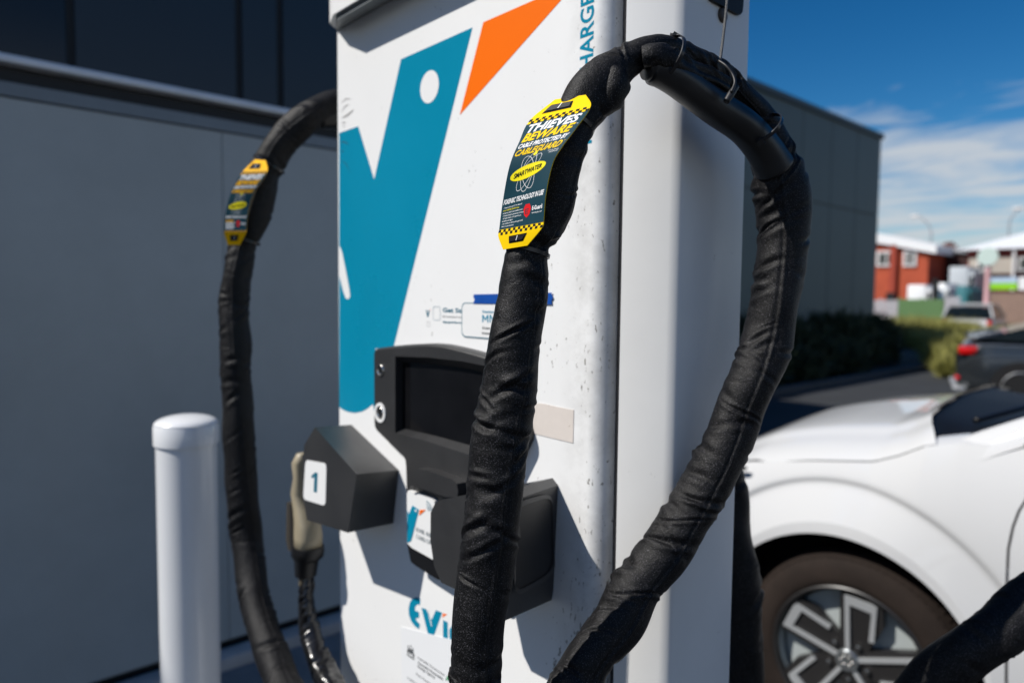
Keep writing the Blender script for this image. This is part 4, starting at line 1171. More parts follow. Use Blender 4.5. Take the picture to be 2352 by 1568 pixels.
# connector hanging in the first holster
YC = 0.628
con = empty('charging_connector', P(705, 1200, Y=YC), 'beige and black charging plug hanging beside the holster numbered 1', 'charging connector')
def cy_(px, py): return P(px, py, Y=YC)
def ringpts(px, py, wpx, dep, n=16, sq=0.7):
    c = cy_(px, py); hw = wpx * 1.30 / FPX; dep = dep * .8
    return [c + Vector((math.copysign(abs(math.cos(a)) ** sq, math.cos(a)) * hw, math.copysign(abs(math.sin(a)) ** sq, math.sin(a)) * dep, 0)) for a in [2 * math.pi * k / n for k in range(n)]]
# upper grip
o = loft('grip', [ringpts(702, 1040, 14, .022), ringpts(695, 1062, 21, .026), ringpts(698, 1095, 16, .026), ringpts(694, 1130, 18, .028), ringpts(700, 1165, 22, .028), ringpts(706, 1195, 30, .030), ringpts(708, 1230, 33, .032), ringpts(708, 1262, 30, .032)], M['beige'], None, auto=False, bevel=0)
for p_ in o.data.polygons: p_.use_smooth = True
adopt(con, o)
bm = bmesh.new(); mark_c = cy_(678, 1175)
o = loft('grip_insert', [ringpts(686, 1150, 12, .031), ringpts(688, 1190, 18, .033), ringpts(688, 1235, 18, .034), ringpts(692, 1256, 14, .034)], mat('dark_brown_plastic', (0.05, 0.043, 0.035), 0.45), None, bevel=0); adopt(con, o)
o = loft('collar', [ringpts(707, 1252, 38, .036), ringpts(707, 1262, 40, .037), ringpts(706, 1276, 38, .036), ringpts(704, 1286, 28, .028), ringpts(702, 1320, 24, .025)], M['plasticd'], None, bevel=0); adopt(con, o)
for p_ in o.data.polygons: p_.use_smooth = True
dc = 1.24
ccb = [(702, 1310, 17), (703, 1345, 18), (704, 1380, 20), (708, 1420, 23), (715, 1460, 26), (727, 1500, 28), (742, 1540, 30), (765, 1580, 30), (800, 1640, 30), (850, 1720, 28)]
ccb = [(P(x, y, Y=YC - .002 * k), r_ * 1.25 / FPX) for k, (x, y, r_) in enumerate(ccb)] + [(P(850, 1775, d=1.13), .024), (P(812, 1791, d=1.12), .028)]
o = tube('taped_lead', ccb, M['tape'], None, nu=40, step=.003, folds=260, seed=33, lump=.0035, amp=1.3); adopt(con, o)
o = tube('clear_sheath', [(P(702, 1318, Y=YC), .0145), (P(703, 1335, Y=YC), .0145), (P(703, 1350, Y=YC), .0145)], mat('yellowed_sheath', (0.10, 0.085, 0.06), 0.2), None, nu=24, step=.003); adopt(con, o)

# cable behind the charger that sags and rises to the car
cab3 = empty('charging_cable', P(1700, 1500, d=1.2), 'black sleeved cable hanging behind the charger and rising towards the white car', 'cable')
lst = [(1655, 1000, 1.16, 34), (1668, 1070, 1.16, 36), (1682, 1150, 1.16, 37), (1693, 1250, 1.16, 38), (1702, 1350, 1.16, 40), (1709, 1450, 1.17, 41), (1714, 1568, 1.18, 42), (1730, 1720, 1.2, 42), (1790, 1830, 1.2, 44), (1880, 1830, 1.15, 46), (1990, 1725, 1.08, 49),
       (2070, 1640, 1.03, 52), (2139, 1568, 1.0, 54), (2210, 1508, .98, 55), (2280, 1455, .97, 55), (2350, 1400, .97, 55), (2430, 1350, .97, 55), (2600, 1260, 1.0, 52), (2800, 1200, 1.15, 48)]
lst3 = lst

# ------------------------------------------------------------------ bollard
pb = P(433, 1450, d=1.62); rb = rp(65, 1.60)
cz = P(428, 985, d=1.60)
bx, by, bz = cz.x, cz.y, P(428, 972, d=1.60).z
bl = empty('bollard', (bx, by, 0), 'white glossy round bollard with domed cap in front of the grey wall', 'bollard')
bm = bmesh.new(); lathe(bm, [(rb, 0.0), (rb, bz - 0.03)], Vector((bx, by, 0)), n=72); adopt(bl, bmobj('post', bm, M['bollard'], smooth=True))
bm = bmesh.new(); rc = rb + 0.0045
prof = [(rb + 0.0008, bz - 0.032), (rc, bz - 0.044), (rc, bz - 0.004), (rc - 0.002, bz)] + [(rc * math.cos(a) * .985, bz + 0.021 * math.sin(a)) for a in np.linspace(0.1, math.pi / 2 - .02, 9)] + [(0, bz + 0.021)]
lathe(bm, prof, Vector((bx, by, 0)), n=72); adopt(bl, bmobj('cap', bm, M['bollard'], auto=True))

# ------------------------------------------------------------------ white car (front half seen side-on)
DC = 2.36
wc = P(1935, 1528, d=DC)                         # front wheel hub
WR = wc.z                                        # wheel radius = hub height
RGT = Vector((_cy, _sy, 0)); AWY = Vector((-_sy, _cy, 0))
RG0, AW0 = RGT.copy(), AWY.copy()
TH_ = R(-43)                                     # the car stands turned, nose away to the left
RGT = RG0 * math.cos(TH_) + AW0 * math.sin(TH_); AWY = -RG0 * math.sin(TH_) + AW0 * math.cos(TH_)
CO = Vector((wc.x, wc.y, 0))
car = empty('white_car', CO, 'white car parked side-on at the right, its front wheel and bonnet in view', 'car')


def C(u, wv, z): return CO + RGT * u + AWY * wv + Vector((0, 0, z))


def pu(px, py, wv):
    """photo point -> (u,z) on the car plane at inward distance wv"""
    v = _f + _r * ((px - 1176) / FPX) - _u * ((py - 784) / FPX)
    t = ((CO + AWY * wv).dot(AWY)) / v.dot(AWY)
    p = ORG + v * t
    return (p - CO).dot(RGT), p.z


HW = 0.93                                         # half width
AR = 0.440                                        # wheel-arch radius
U0, U1 = -0.78, 3.45
arc_c = -0.035
def shut(u):  # height of bonnet shut line above the wing
    pts = [pu(x, y, .07) for x, y in ((1400, 1100), (1720, 1062), (1870, 1061), (2000, 1064), (2060, 1050), (2120, 1028), (2200, 1020), (2352, 1030))]
    return float(np.interp(u, [p[0] for p in pts], [p[1] for p in pts]))


def belt(u): return shut(u)


def flare(u, z):
    r_ = math.hypot(u - arc_c, (z - WR) * 0.97)
    k = 1 / (1 + math.exp((r_ - 0.585) / 0.0055))
    return 0.015 * k - 0.030 * min(1, max(0, (0.585 - r_) / .13)) ** 1.3


def side_w(u, z):
    """inward offset of the flank at height z"""
    zb = belt(u)
    t = max(0.0, min(1.0, (z - 0.30) / (zb - 0.30)))
    w_ = 0.030 * (1 - t) ** 2 + 0.075 * max(0, (t - 0.55) / .45) ** 2.2
    nose = max(0, (-0.35 - u)) ** 2 * 1.6
    return w_ + flare(u, z) + nose + 0.02


def grid_obj(name, us, rows, fn, m, keep=None):
    bm = bmesh.new(); G = [[bm.verts.new(fn(u, t)) for t in rows] for u in us]
    for i in range(len(us) - 1):
        for j in range(len(rows) - 1):
            if keep and not keep(us[i], us[i + 1], rows[j]): continue
            bm.faces.new((G[i][j], G[i + 1][j], G[i + 1][j + 1], G[i][j + 1]))
    for v in [v for v in bm.verts if not v.link_faces]: bm.verts.remove(v)
    return bmobj(name, bm, m, smooth=True)


def lowedge(u):
    du_ = u - arc_c
    if abs(du_) < AR: return max(0.24, WR - 0.01 + math.sqrt(AR * AR - du_ * du_) * 1.0)
    return 0.24


ud_pts = [pu(x, y, 0.02) for x, y in ((2352, 1148), (2335, 1175), (2322, 1210), (2312, 1260), (2309, 1330), (2307, 1430), (2306, 1560), (2310, 1700))]
def udoor(z):
    return float(np.interp(z, [p[1] for p in ud_pts][::-1], [p[0] for p in ud_pts][::-1]))


us = sorted(set([round(x, 4) for x in list(np.arange(U0, 1.3, 0.007))] + [arc_c - AR + e for e in (0.0005, .002, .006)] + [arc_c + AR - e for e in (0.0005, .002, .006)]))
rows = list(np.linspace(0, 1, 130))
def wing(u, t):
    z = lowedge(u) + (belt(u) - lowedge(u)) * t
    return C(u, side_w(u, z), z)
# wing up to the door line: squeeze columns past the arch so the last one follows the shut line
ulast = None
def wing2(tu, t, ua=arc_c + AR - 0.0005):
    z = 0.24 + (belt(ua + .15) - 0.24) * t
    ue = udoor(z)
    u = ua + (ue - ua) * tu
    z = 0.24 + (belt(u) - 0.24) * t
    return C(u, side_w(u, z), z)
us1 = [u for u in us if u <= arc_c + AR - 0.0004]
o = grid_obj('wing', us1, rows, wing, M['carwhite']); adopt(car, o)
o2_ = grid_obj('wing', list(np.linspace(0, 1, 90)), rows, wing2, M['carwhite']); adopt(car, o2_)
def doorf(tu, t):
    z = 0.24 + (belt(1.1) - 0.24) * t
    ue = udoor(z) + 0.007
    u = ue + (2.0 - ue) * tu
    z = 0.24 + (belt(u) - 0.24) * t
    return C(u, side_w(u, z), z)
o = grid_obj('door', list(np.linspace(0, 1, 40)), rows, doorf, M['carwhite']); adopt(car, o)
def rearf(tu, t):
    u = 2.006 + (U1 - 2.006) * tu
    z = 0.24 + (belt(1.2) - 0.24) * t
    return C(u, side_w(1.2, z) + max(0, u - 3.1) ** 2 * 1.2, z)
o = grid_obj('rear_quarter', list(np.linspace(0, 1, 30)), rows, rearf, M['carwhite']); adopt(car, o)
# dark inner body behind the shut lines, arch liner
bm = bmesh.new(); box(bm, (arc_c + AR + .03, 0.10, 0.2), (U1 - .1, 2 * HW - .12, 0.93)); 
for v in bm.verts: v.co = C(*v.co)
adopt(car, bmobj('inner_body', bm, M['liner']))
bm = bmesh.new()
A = []; 
for k in range(25):
    a = math.pi * k / 24
    A.append([bm.verts.new(C(arc_c + math.cos(a) * (AR + g_), wv, WR - .01 + math.sin(a) * (AR + g_))) for wv, g_ in ((0.03, 0.0), (0.06, .02), (0.5, .02))])
for x_, y_ in zip(A, A[1:]):
    for j in range(2): bm.faces.new((x_[j], y_[j], y_[j + 1], x_[j + 1]))
bm.faces.new([x_[2] for x_ in A])
adopt(car, bmobj('arch_liner', bm, M['liner']))
# far flank (mirror) and bonnet
def wing_far(u, t):
    z = 0.24 + (belt(u) - 0.24) * t
    return C(u, 2 * HW - side_w(u, z) * .8, z)
o = grid_obj('wing', list(np.linspace(U0, U1, 40)), list(np.linspace(0, 1, 8)), lambda u, t: wing_far(min(u, U1), t), M['carwhite']); adopt(car, o)

uw0 = pu(2141, 961, .25)[0]
def bonnet_z(u, wv):
    """height across the bonnet"""
    zs = shut(u)
    x = min(wv, 2 * HW - wv) - 0.095
    cr = 0.075 * (1 - math.exp(-max(0, x) / 0.10)) + 0.016 * (1 / (1 + math.exp(-(x - 0.19) / 0.016))) + 0.038 * min(1, max(0, x) / .85) ** .8
    nose = -max(0, -0.15 - u) ** 2 * 0.35
    return zs + cr + nose + 0.0
def bonnet(u, t):
    wv = 0.099 + (2 * HW - 0.198) * t
    return C(u, wv + max(0, (-0.35 - u)) ** 2 * 1.6 * (1 - 2 * t), bonnet_z(u, wv))
def cowl(wv):
    """rear edge of the bonnet, curved"""
    x = abs(wv - HW) / HW
    return pu(2141, 961, .30)[0] + 0.0 + 0.30 * max(0, x - .62) ** 1.5 * 4 * .35 - 0.02 * (1 - x)
tt = list(np.concatenate([np.linspace(0, .25, 26), np.linspace(.27, .73, 20), np.linspace(.75, 1, 26)]))
def bonnet2(k, t):
    wv = 0.099 + (2 * HW - 0.198) * t
    ue = cowl(wv); u = U0 + (ue - U0) * k
    return bonnet(u, t)
o = grid_obj('bonnet', list(np.linspace(0, 1, 60)), tt, bonnet2, M['carwhite']); adopt(car, o)
# nose closing surface
def nosef(k, t):
    u, z0_ = U0, 0.24
    top = bonnet(U0, t); z = 0.24 + (top.z - 0.24) * k
    p = top.copy(); p.z = z
    return p - RGT * (0.10 * math.sin(math.pi * min(1, k * 1.0)) ** .7)
o = grid_obj('bumper', list(np.linspace(0, 1, 16)), tt, nosef, M['carwhite']); adopt(car, o)
# headlamp tip at the nose end of the wing
z_h = pu(1700, 1073, .05)
o = tube('headlamp', [(C(z_h[0] + .025, .055, z_h[1]), .004), (C(z_h[0], .05, z_h[1]), .010), (C(z_h[0] - .15, .06, z_h[1] - .005), .014), (C(z_h[0] - .35, .12, z_h[1] - .02), .016)], M['glass'], None, nu=16, step=.01); adopt(car, o)
# windscreen base / glass, A pillar and cabin
g1 = pu(2245, 1022, .14); g0 = pu(2141, 961, .33)
roofH = 1.60
def cdepth(wv):
    x = min(1, abs(wv - HW) / (HW - .13)); return .03 + .30 * (1 - x ** 2.5)
def cowlf(k, t):
    wv = 0.12 + (2 * HW - 0.24) * t
    ue = cowl(wv) - .004 + (cdepth(wv) + .02) * k
    return C(ue, wv, bonnet_z(cowl(wv), wv) - .014 - .02 * math.sin(k * 2.6))
o = grid_obj('cowl_panel', list(np.linspace(0, 1, 8)), list(np.linspace(0, 1, 30)), cowlf, mat('black_cowl_plastic', (.006, .006, .007), .5, spec=.15)); adopt(car, o)
for wa_, wb_ in ((.35, .95), (1.0, 1.55)):
    o = tube('wiper', [(cowlf(.6, (wa_ - .12) / (2 * HW - .24)) + Vector((0, 0, .02)), .010), (cowlf(.75, ((wa_ + wb_) / 2 - .12) / (2 * HW - .24)) + Vector((0, 0, .035)), .009), (cowlf(.8, (wb_ - .12) / (2 * HW - .24)) + Vector((0, 0, .03)), .006)], M['plasticd'], None, nu=8, step=.02); adopt(car, o)
def glassf(k, t):
    wv = 0.13 + (2 * HW - 0.26) * t
    x = abs(wv - HW) / HW
    ue = cowl(wv) + cdepth(wv); zb = bonnet_z(cowl(wv), wv) - 0.02
    bend = 0.12 * x * x
    u = ue + (0.98 - .10 * 0) * k
    w2 = HW + (wv - HW) * (1 - 0.16 * k)
    return C(u, w2, zb + (roofH - zb) * (k ** 0.92))
o = grid_obj('windscreen', list(np.linspace(0, 1, 24)), list(np.linspace(0, 1, 24)), glassf, M['glass']); adopt(car, o)
# pillars: white strips from the cowl corner up to the roof
for sgn in (0, 1):
    def pf(k, t, sgn=sgn):
        p0 = glassf(k, 0.0 if sgn == 0 else 1.0)
        dirw = -1 if sgn == 0 else 1
        wdt = 0.075 - 0.02 * k
        # wraps outward and down
        return p0 + AWY * dirw * (wdt * t * 0.75) + Vector((0, 0, 0.014 * math.sin(t * 2.5) - 0.045 * t * t)) + RGT * (0.09 * t)
    o = grid_obj('pillar', list(np.linspace(0, 1, 24)), list(np.linspace(0, 1, 8)), pf, M['carwhite']); adopt(car, o)
def sideglass(k, t):
    p0 = glassf(min(1, k * 1.0), 0.0) + AWY * -.04 + RGT * 0.09
    zb = belt(1.2) + 0.012
    return C(0, 0, 0) * 0 + Vector((p0.x, p0.y, zb + (p0.z - 0.03 - zb) * t)) + AWY * (-0.045 * (1 - t))
o = grid_obj('side_window', list(np.linspace(0.12, 1, 16)), list(np.linspace(0, 1, 6)), sideglass, M['glass']); adopt(car, o)
bm = bmesh.new()
u_s = pu(2245, 1022, .14)[0] + 1.0
box(bm, (u_s + .0, 0.19, 1.0), (U1 - .25, 2 * HW - .19, roofH)); 
for v in bm.verts: v.co = C(*v.co)
adopt(car, bmobj('cabin', bm, M['glass'], bevel=.08, seg=4, auto=True))
bm = bmesh.new(); box(bm, (u_s - .12, 0.20, roofH - .02), (U1 - .3, 2 * HW - .20, roofH + .03))
for v in bm.verts: v.co = C(*v.co)
adopt(car, bmobj('roof', bm, M['carwhite'], bevel=.02, seg=3, auto=True))
# shoulder between wing top and window line
def shoulder(k, t):
    u = g1[0] + .02 + (U1 - g1[0]) * k
    a = C(u, side_w(min(u, 1.2), belt(min(u, 1.2)) - .001), belt(min(u, 1.2)))
    return a + AWY * (0.10 * t) + Vector((0, 0, 0.020 * math.sin(t * 1.8)))
o = grid_obj('shoulder', list(np.linspace(-0.05, 1, 30)), list(np.linspace(0, 1, 8)), shoulder, M['carwhite']); adopt(car, o)
# dark strip filling the bonnet gap (set just proud of the wing)
def gapf(u, t):
    return C(u, side_w(u, belt(u)) - 0.0025 + 0.03 * t, belt(u) - 0.007 + 0.011 * t)
o = grid_obj('bonnet_gap', list(np.linspace(U0, g1[0] + .02, 60)), [0, 1], gapf, mat('shut_line', (0.05, 0.05, 0.05), .6)); adopt(car, o)


def make_wheel(root, hub, axis_in, right, R_, width, spokes=True, spin=0.0):
    """hub centre on the outer face; axis_in points into the car"""
    up = Vector((0, 0, 1))
    rimr = R_ * 0.685
    bm = bmesh.new()
    lathe(bm, [(rimr, 0.012), (rimr + .006, 0.004), (rimr + .03, 0.0), (R_ - .045, 0.004), (R_ - .014, 0.020), (R_ - .004, 0.036), (R_, 0.06), (R_, width - .05), (R_ - .012, width - .02), (R_ - .05, width), (rimr, width - .01)], hub, axis_in, 96)
    ty = bmobj('tyre', bm, M['tyre'], smooth=True); adopt(root, ty)
    # tread blocks
    bm = bmesh.new()
    n = 84
    for k in range(n):
        a = 2 * math.pi * k / n
        rd = right * math.cos(a) + up * math.sin(a); tg = -right * math.sin(a) + up * math.cos(a)
        for (w0, w1, h0, h1) in ((0.018, 0.062, -0.006, 0.0035), (0.07, 0.115, -0.001, 0.0035)):
            hw = R_ * math.pi / n * 0.68
            q0 = hub + axis_in * w0 + rd * (R_ + h0 - (.012 if w0 < .05 else 0)); q1 = hub + axis_in * w1 + rd * (R_ - .002)
            e = [q0 - tg * hw, q0 + tg * hw, q1 + tg * hw, q1 - tg * hw]
            prism(bm, e, rd * 0.006)
    bmobj('tread', bm, M['tyre'], ty)
    bm = bmesh.new(); lathe(bm, [(rimr + .007, 0.004), (rimr + .001, 0.002), (rimr - .004, 0.008), (rimr - .008, 0.05), (rimr - .03, 0.15), (0.0, 0.155)], hub, axis_in, 72)
    rim = bmobj('rim', bm, M['barrel'], auto=True); adopt(root, rim)
    bm = bmesh.new(); lathe(bm, [(rimr + .008, 0.003), (rimr + .003, -0.001), (rimr - .006, 0.003), (rimr - .010, 0.02)], hub, axis_in, 72)
    bmobj('rim_lip', bm, M['alloyd'], rim, auto=True)
    bm = bmesh.new(); lathe(bm, [(rimr - .02, 0.075), (rimr - .022, 0.060), (0.06, 0.058), (0.055, .05), (0, .05)], hub, axis_in, 48)
    bmobj('brake_disc', bm, M['barrel'], rim, auto=True)
    def Q(x, y, h): return hub + right * x + up * y + axis_in * h
    ro = rimr - 0.006
    for s_ in range(5):
        a = spin + s_ * 2 * math.pi / 5
        ca, sa = math.cos(a), math.sin(a)
        def q(x, y, h): return Q(x * ca - y * sa, x * sa + y * ca, h)
        # petal in local coords: y outward; arms at x = -wa .. wb
        wa, wb, w_ = 0.0, 0.088, 0.015
        yo = ro - 0.010
        ins = 0.030
        # dark backing of the petal
        bm = bmesh.new()
        prism(bm, [q(-.026, .035, .022), q(wb * .55 + .01, .035, .022), q(wb + .024, yo * .62, .018), q(wb + .022, yo * .93, .014), q(-.024, yo * .985, .014), q(-.026, .1, .020)], axis_in * .03)
        bmobj('spoke_back', bm, M['alloyd'], rim, bevel=.004, auto=True)
        bm = bmesh.new()
        prism(bm, [q(-.007, .030, .012), q(.008, .030, .012), q(.008, yo * .85, .007), q(wb - w_ + .004, yo * .80, .007), q(wb - w_ - .006, .085, .012), q(wb - .004, .085, .012), q(wb + .006, yo * .90, .006), q(wb - .008, yo * .935, .006), q(-.008, yo * .985, .006)], axis_in * .012)
        bmobj('spoke', bm, M['alloy'], rim, bevel=.0012)
        bm = bmesh.new(); flat(bm, [q(.022, .09, .0215), q(wb - w_ - .014, .09, .0215), q(wb - w_ - .006, yo * .76, .0165), q(.022, yo * .79, .0165)]); bmobj('spoke_pocket', bm, M['liner'], rim)
        bm = bmesh.new(); lathe(bm, [(0.009, 0), (0.009, -.012), (0.004, -.014), (0, -.014)], q(.035, .055, .02), axis_in, 12); bmobj('wheel_nut', bm, M['chrome'], rim, auto=True)
    bm = bmesh.new(); lathe(bm, [(0.040, .03), (0.038, .010), (0.034, .006), (0, .006)], hub, axis_in, 40); bmobj('hub_cap', bm, mat('silver_hub_cap', (.3, .32, .33), .3, metal=.8), rim, auto=True)
    bm = bmesh.new()
    for k in range(6):
        a = k * math.pi / 3; lathe(bm, [(0.006, 0), (0.0045, -.003), (0, -.004)], Q(math.cos(a) * .018, math.sin(a) * .018, .006), axis_in, 12)
    bmobj('cap_mark', bm, M['chrome'], rim, smooth=True)


make_wheel(car, C(0, 0.035, WR), AWY, RGT, WR, 0.22, spin=R(2))
make_wheel(car, C(2.72, 0.035, WR), AWY, RGT, WR, 0.22, spin=R(20))
# rear arch mask so the far wheel sits in a dark arch
bm = bmesh.new(); flat(bm, [C(2.72 + math.cos(a) * .43, -.012, WR + math.sin(a) * .43) for a in np.linspace(0, math.pi, 30)]); adopt(car, bmobj('arch_liner', bm, M['liner']))


o = tube('fabric_sleeve', ctrl(lst3)[:-2] + [(P(2540, 1292, d=.98), .031), (P(2700, 1215, d=1.0), .03), (P(2950, 1170, d=1.02), .03), (P(3400, 1180, d=1.03), .03), (P(4100, 1300, d=1.02), .03), (C(2.02, -.10, .93), .03), (C(2.22, .0, .90), .026), (C(2.34, .08, .89), .026)], M['fabric'], None, nu=48, step=0.0045, folds=90, seed=41, lump=0.003, amp=1.2); adopt(cab3, o)
RGT, AWY = RG0, AW0
# ------------------------------------------------------------------ generic parked cars
def parked_car(name, label, origin, fwd, L, W, top, glass_poly, paint, wheels, lamps, extra=None):
    """fwd: unit vector nose direction. top: list (s,z) of the lower body's upper outline from tail (0) to nose (L)"""
    side = Vector((-fwd.y, fwd.x, 0))
    root = empty(name, origin, label, 'car')
    def K(s, w_, z): return origin + fwd * s + side * w_ + Vector((0, 0, z))
    ss = np.linspace(0, L, 46)
    rings = []
    for s in ss:
        zt = float(np.interp(s, [p[0] for p in top], [p[1] for p in top]))
        e = min(s, L - s); pin = 1 - 0.22 * max(0, 1 - e / 0.45) ** 2.2
        hw = W / 2 * pin; zb = 0.20 + 0.14 * max(0, 1 - e / .3) ** 2
        zm = zb + (zt - zb) * .58
        pr = [(-hw * .86, zb), (-hw * .96, zb + .08), (-hw * .995, zb + .2), (-hw, zm), (-hw * .985, zm + .1), (-hw * .955, zm + .12), (-hw * .93, zt - .06), (-hw * .86, zt - .012), (-hw * .5, zt + .02), (0, zt + .028)]
        pr += [(-a, b) for a, b in pr[::-1][1:]]
        rings.append([K(s, a, b) for a, b in pr])
    bm = bmesh.new(); V = [[bm.verts.new(p) for p in r_] for r_ in rings]; n = len(V[0])
    for A_2, B_2 in zip(V, V[1:]):
        for i in range(n):
            j = (i + 1) % n; bm.faces.new((A_2[i], A_2[j], B_2[j], B_2[i]))
    bm.faces.new(V[0][::-1]); bm.faces.new(V[-1])
    adopt(root, bmobj('body', bm, paint, auto=True))
    # greenhouse: glass volume with painted roof
    gb_ = glass_poly   # list of (s,z) closed upper outline: start belt rear -> roof rear -> roof front -> belt front
    def gl(inset, shrink, name_, m_):
        bm = bmesh.new(); L_ = []; R2 = []
        zmax = max(z for s, z in gb_); zmin = min(z for s, z in gb_)
        for s, z in gb_:
            k = (z - zmin) / (zmax - zmin); hw = W / 2 * (.93 - .2 * k) - inset
            L_.append(bm.verts.new(K(s, hw, z))); R2.append(bm.verts.new(K(s, -hw, z)))
        bm.faces.new(L_); bm.faces.new(R2[::-1])
        for i in range(len(L_)):
            j = (i + 1) % len(L_); bm.faces.new((L_[i], R2[i], R2[j], L_[j]))
        return adopt(root, bmobj(name_, bm, m_, bevel=.03, auto=True))
    gl(0.0, 0, 'windows', M['glass'])
    zmax = max(z for s, z in gb_)
    rs = [s for s, z in gb_ if z > zmax - .12]
    bm = bmesh.new(); ra, rb_ = min(rs) - .05, max(rs) + .05
    hw = W / 2 * .735
    pts = [K(ra, hw, zmax - .04), K(rb_, hw, zmax - .05), K(rb_, -hw, zmax - .05), K(ra, -hw, zmax - .04)]
    prism(bm, pts, Vector((0, 0, .07))); adopt(root, bmobj('roof', bm, paint, bevel=.03, seg=3, auto=True))
    for sg in (1, -1):      # pillars
        for (sa, za), (sb, zb_) in ((gb_[0], gb_[1]), (gb_[-1], gb_[-2])):
            kk = W / 2
            zmin = min(z for s, z in gb_)
            def hwz(z): return kk * (.93 - .2 * (z - zmin) / (zmax - zmin)) + .006
            o = tube('pillar', [(K(sa, sg * hwz(za), za), .035), (K((sa + sb) / 2, sg * hwz((za + zb_) / 2), (za + zb_) / 2), .033), (K(sb, sg * hwz(zb_) * .99, zb_), .03)], paint, None, nu=10, step=.08); adopt(root, o)
    for s in wheels:
        for sg in (1, -1):
            hub = K(s, sg * (W / 2 + .004), .335)
            bm = bmesh.new(); lathe(bm, [(.335, .03), (.32, .005), (.24, .0), (.235, .02)], hub, side * -sg, 40); lathe(bm, [(.335, .03), (.335, .2)], hub, side * -sg, 40)
            ty = adopt(root, bmobj('tyre', bm, M['tyre'], auto=True))
            bm = bmesh.new(); lathe(bm, [(.24, .012), (.225, .03), (.0, .04)], hub, side * -sg, 40); rm = bmobj('rim', bm, M['alloyd'], ty, auto=True)
            bm = bmesh.new()
            for k in range(10):
                a = 2 * math.pi * k / 10; rd = fwd * math.cos(a) + Vector((0, 0, math.sin(a))); tg = -fwd * math.sin(a) + Vector((0, 0, math.cos(a)))
                c_ = hub - side * sg * .012
                prism(bm, [c_ + rd * .03 - tg * .012, c_ + rd * .235 - tg * .02, c_ + rd * .235 + tg * .02, c_ + rd * .03 + tg * .012], side * sg * .01)
            lathe(bm, [(.245, 0.0), (.232, -.006), (.225, .0)], hub + side * -sg * .004, side * -sg, 40)
            bmobj('spoke', bm, M['alloy'], ty)
            bm = bmesh.new(); arc = [K(s + math.cos(a) * .385, sg * (W / 2 + .0025), .335 + math.sin(a) * .385) for a in np.linspace(-.25, math.pi + .25, 30)]
            flat(bm, arc); adopt(root, bmobj('wheel_arch', bm, M['liner']))
    for (lo, hi, nm, mm) in lamps:
        bm = bmesh.new(); box(bm, lo, hi)
        for v in bm.verts: v.co = K(*v.co)
        adopt(root, bmobj(nm, bm, mm, bevel=.02, seg=2, auto=True))
    return root, K


# dark saloon, tail towards the charger
DS = 10.6
tail = P(2197, 905, d=DS)
fw = (RGT * math.cos(R(-30)) + AWY * math.sin(R(-30))).normalized()
sideL = Vector((-fw.y, fw.x, 0))
org = Vector((tail.x, tail.y, 0)) + sideL * 0.9
top = [(0, .70), (.05, .90), (.2, .99), (.9, .98), (1.6, 1.0), (3.2, .98), (3.9, .90), (4.5, .76), (4.7, .6)]
gp = [(.15, 1.02), (.55, 1.13), (1.15, 1.32), (1.6, 1.41), (2.2, 1.45), (2.8, 1.40), (3.6, .99)]
lamps = [((.0, -.84, .80), (.24, -.62, .92), 'tail_lamp', M['red']), ((-.03, -.72, .40), (.08, -.45, .46), 'reflector', M['red']),
         ((-.05, -.80, .24), (.12, .80, .30), 'bumper_strip', M['steel']), ((.1, -.925, .94), (4.2, -.905, .965), 'window_trim', M['chrome']), ((1.9, -.935, .80), (2.1, -.905, .84), 'door_handle', M['chrome'])]
parked_car('dark_saloon', 'dark grey metallic saloon car with a red tail lamp, behind the white car', org, fw, 4.7, 1.82, top, gp, M['cardark'], (.78, 3.65), lamps)

# distant white hatchback
DH = 27
tail = P(2262, 750, d=DH)
fw = (RGT * math.cos(R(48)) + AWY * math.sin(R(48))).normalized()
org = Vector((tail.x, tail.y, 0)) + Vector((-fw.y, fw.x, 0)) * .6
top = [(0, .7), (.1, .95), (.6, .98), (3.2, .95), (3.9, .85), (4.2, .6)]
gp = [(.05, .95), (.35, 1.38), (1.2, 1.5), (2.4, 1.46), (3.2, .96)]
parked_car('white_hatchback', 'white hatchback parked far off, seen above the yellow-green grass', org, fw, 4.2, 1.8, top, gp, M['carwhite'], (.8, 3.3), [((-.02, -.8, .72), (.04, -.68, .86), 'tail_lamp', M['red']), ((-.02, .68, .72), (.04, .8, .86), 'tail_lamp', M['red'])])

# ------------------------------------------------------------------ distant buildings
YB = 48
def B(px, py, Y=YB): return P(px, py, Y=Y)
rb1 = empty('brick_building', Vector((B(2060, 690).x, YB, 0)), 'bright red brick building with a white sloping roof edge, right of the warehouse', 'building')
xl, xr_ = B(1960, 690).x, B(2128, 690).x
zl, zr = B(1975, 545).z, B(2128, 578).z
bm = bmesh.new(); prism(bm, [Vector((xl, YB, 0)), Vector((xr_, YB, 0)), Vector((xr_, YB, zr)), Vector((xl, YB, zl))], Vector((0, 9, 0))); adopt(rb1, bmobj('wall', bm, M['brick']))
bm = bmesh.new(); prism(bm, [Vector((xl, YB - .3, zl - .1)), Vector((xr_ + .5, YB - .3, zr - .15)), Vector((xr_ + .5, YB - .3, zr + .35)), Vector((xl, YB - .3, zl + .55))], Vector((0, 9.6, 0))); adopt(rb1, bmobj('roof', bm, M['tin']))
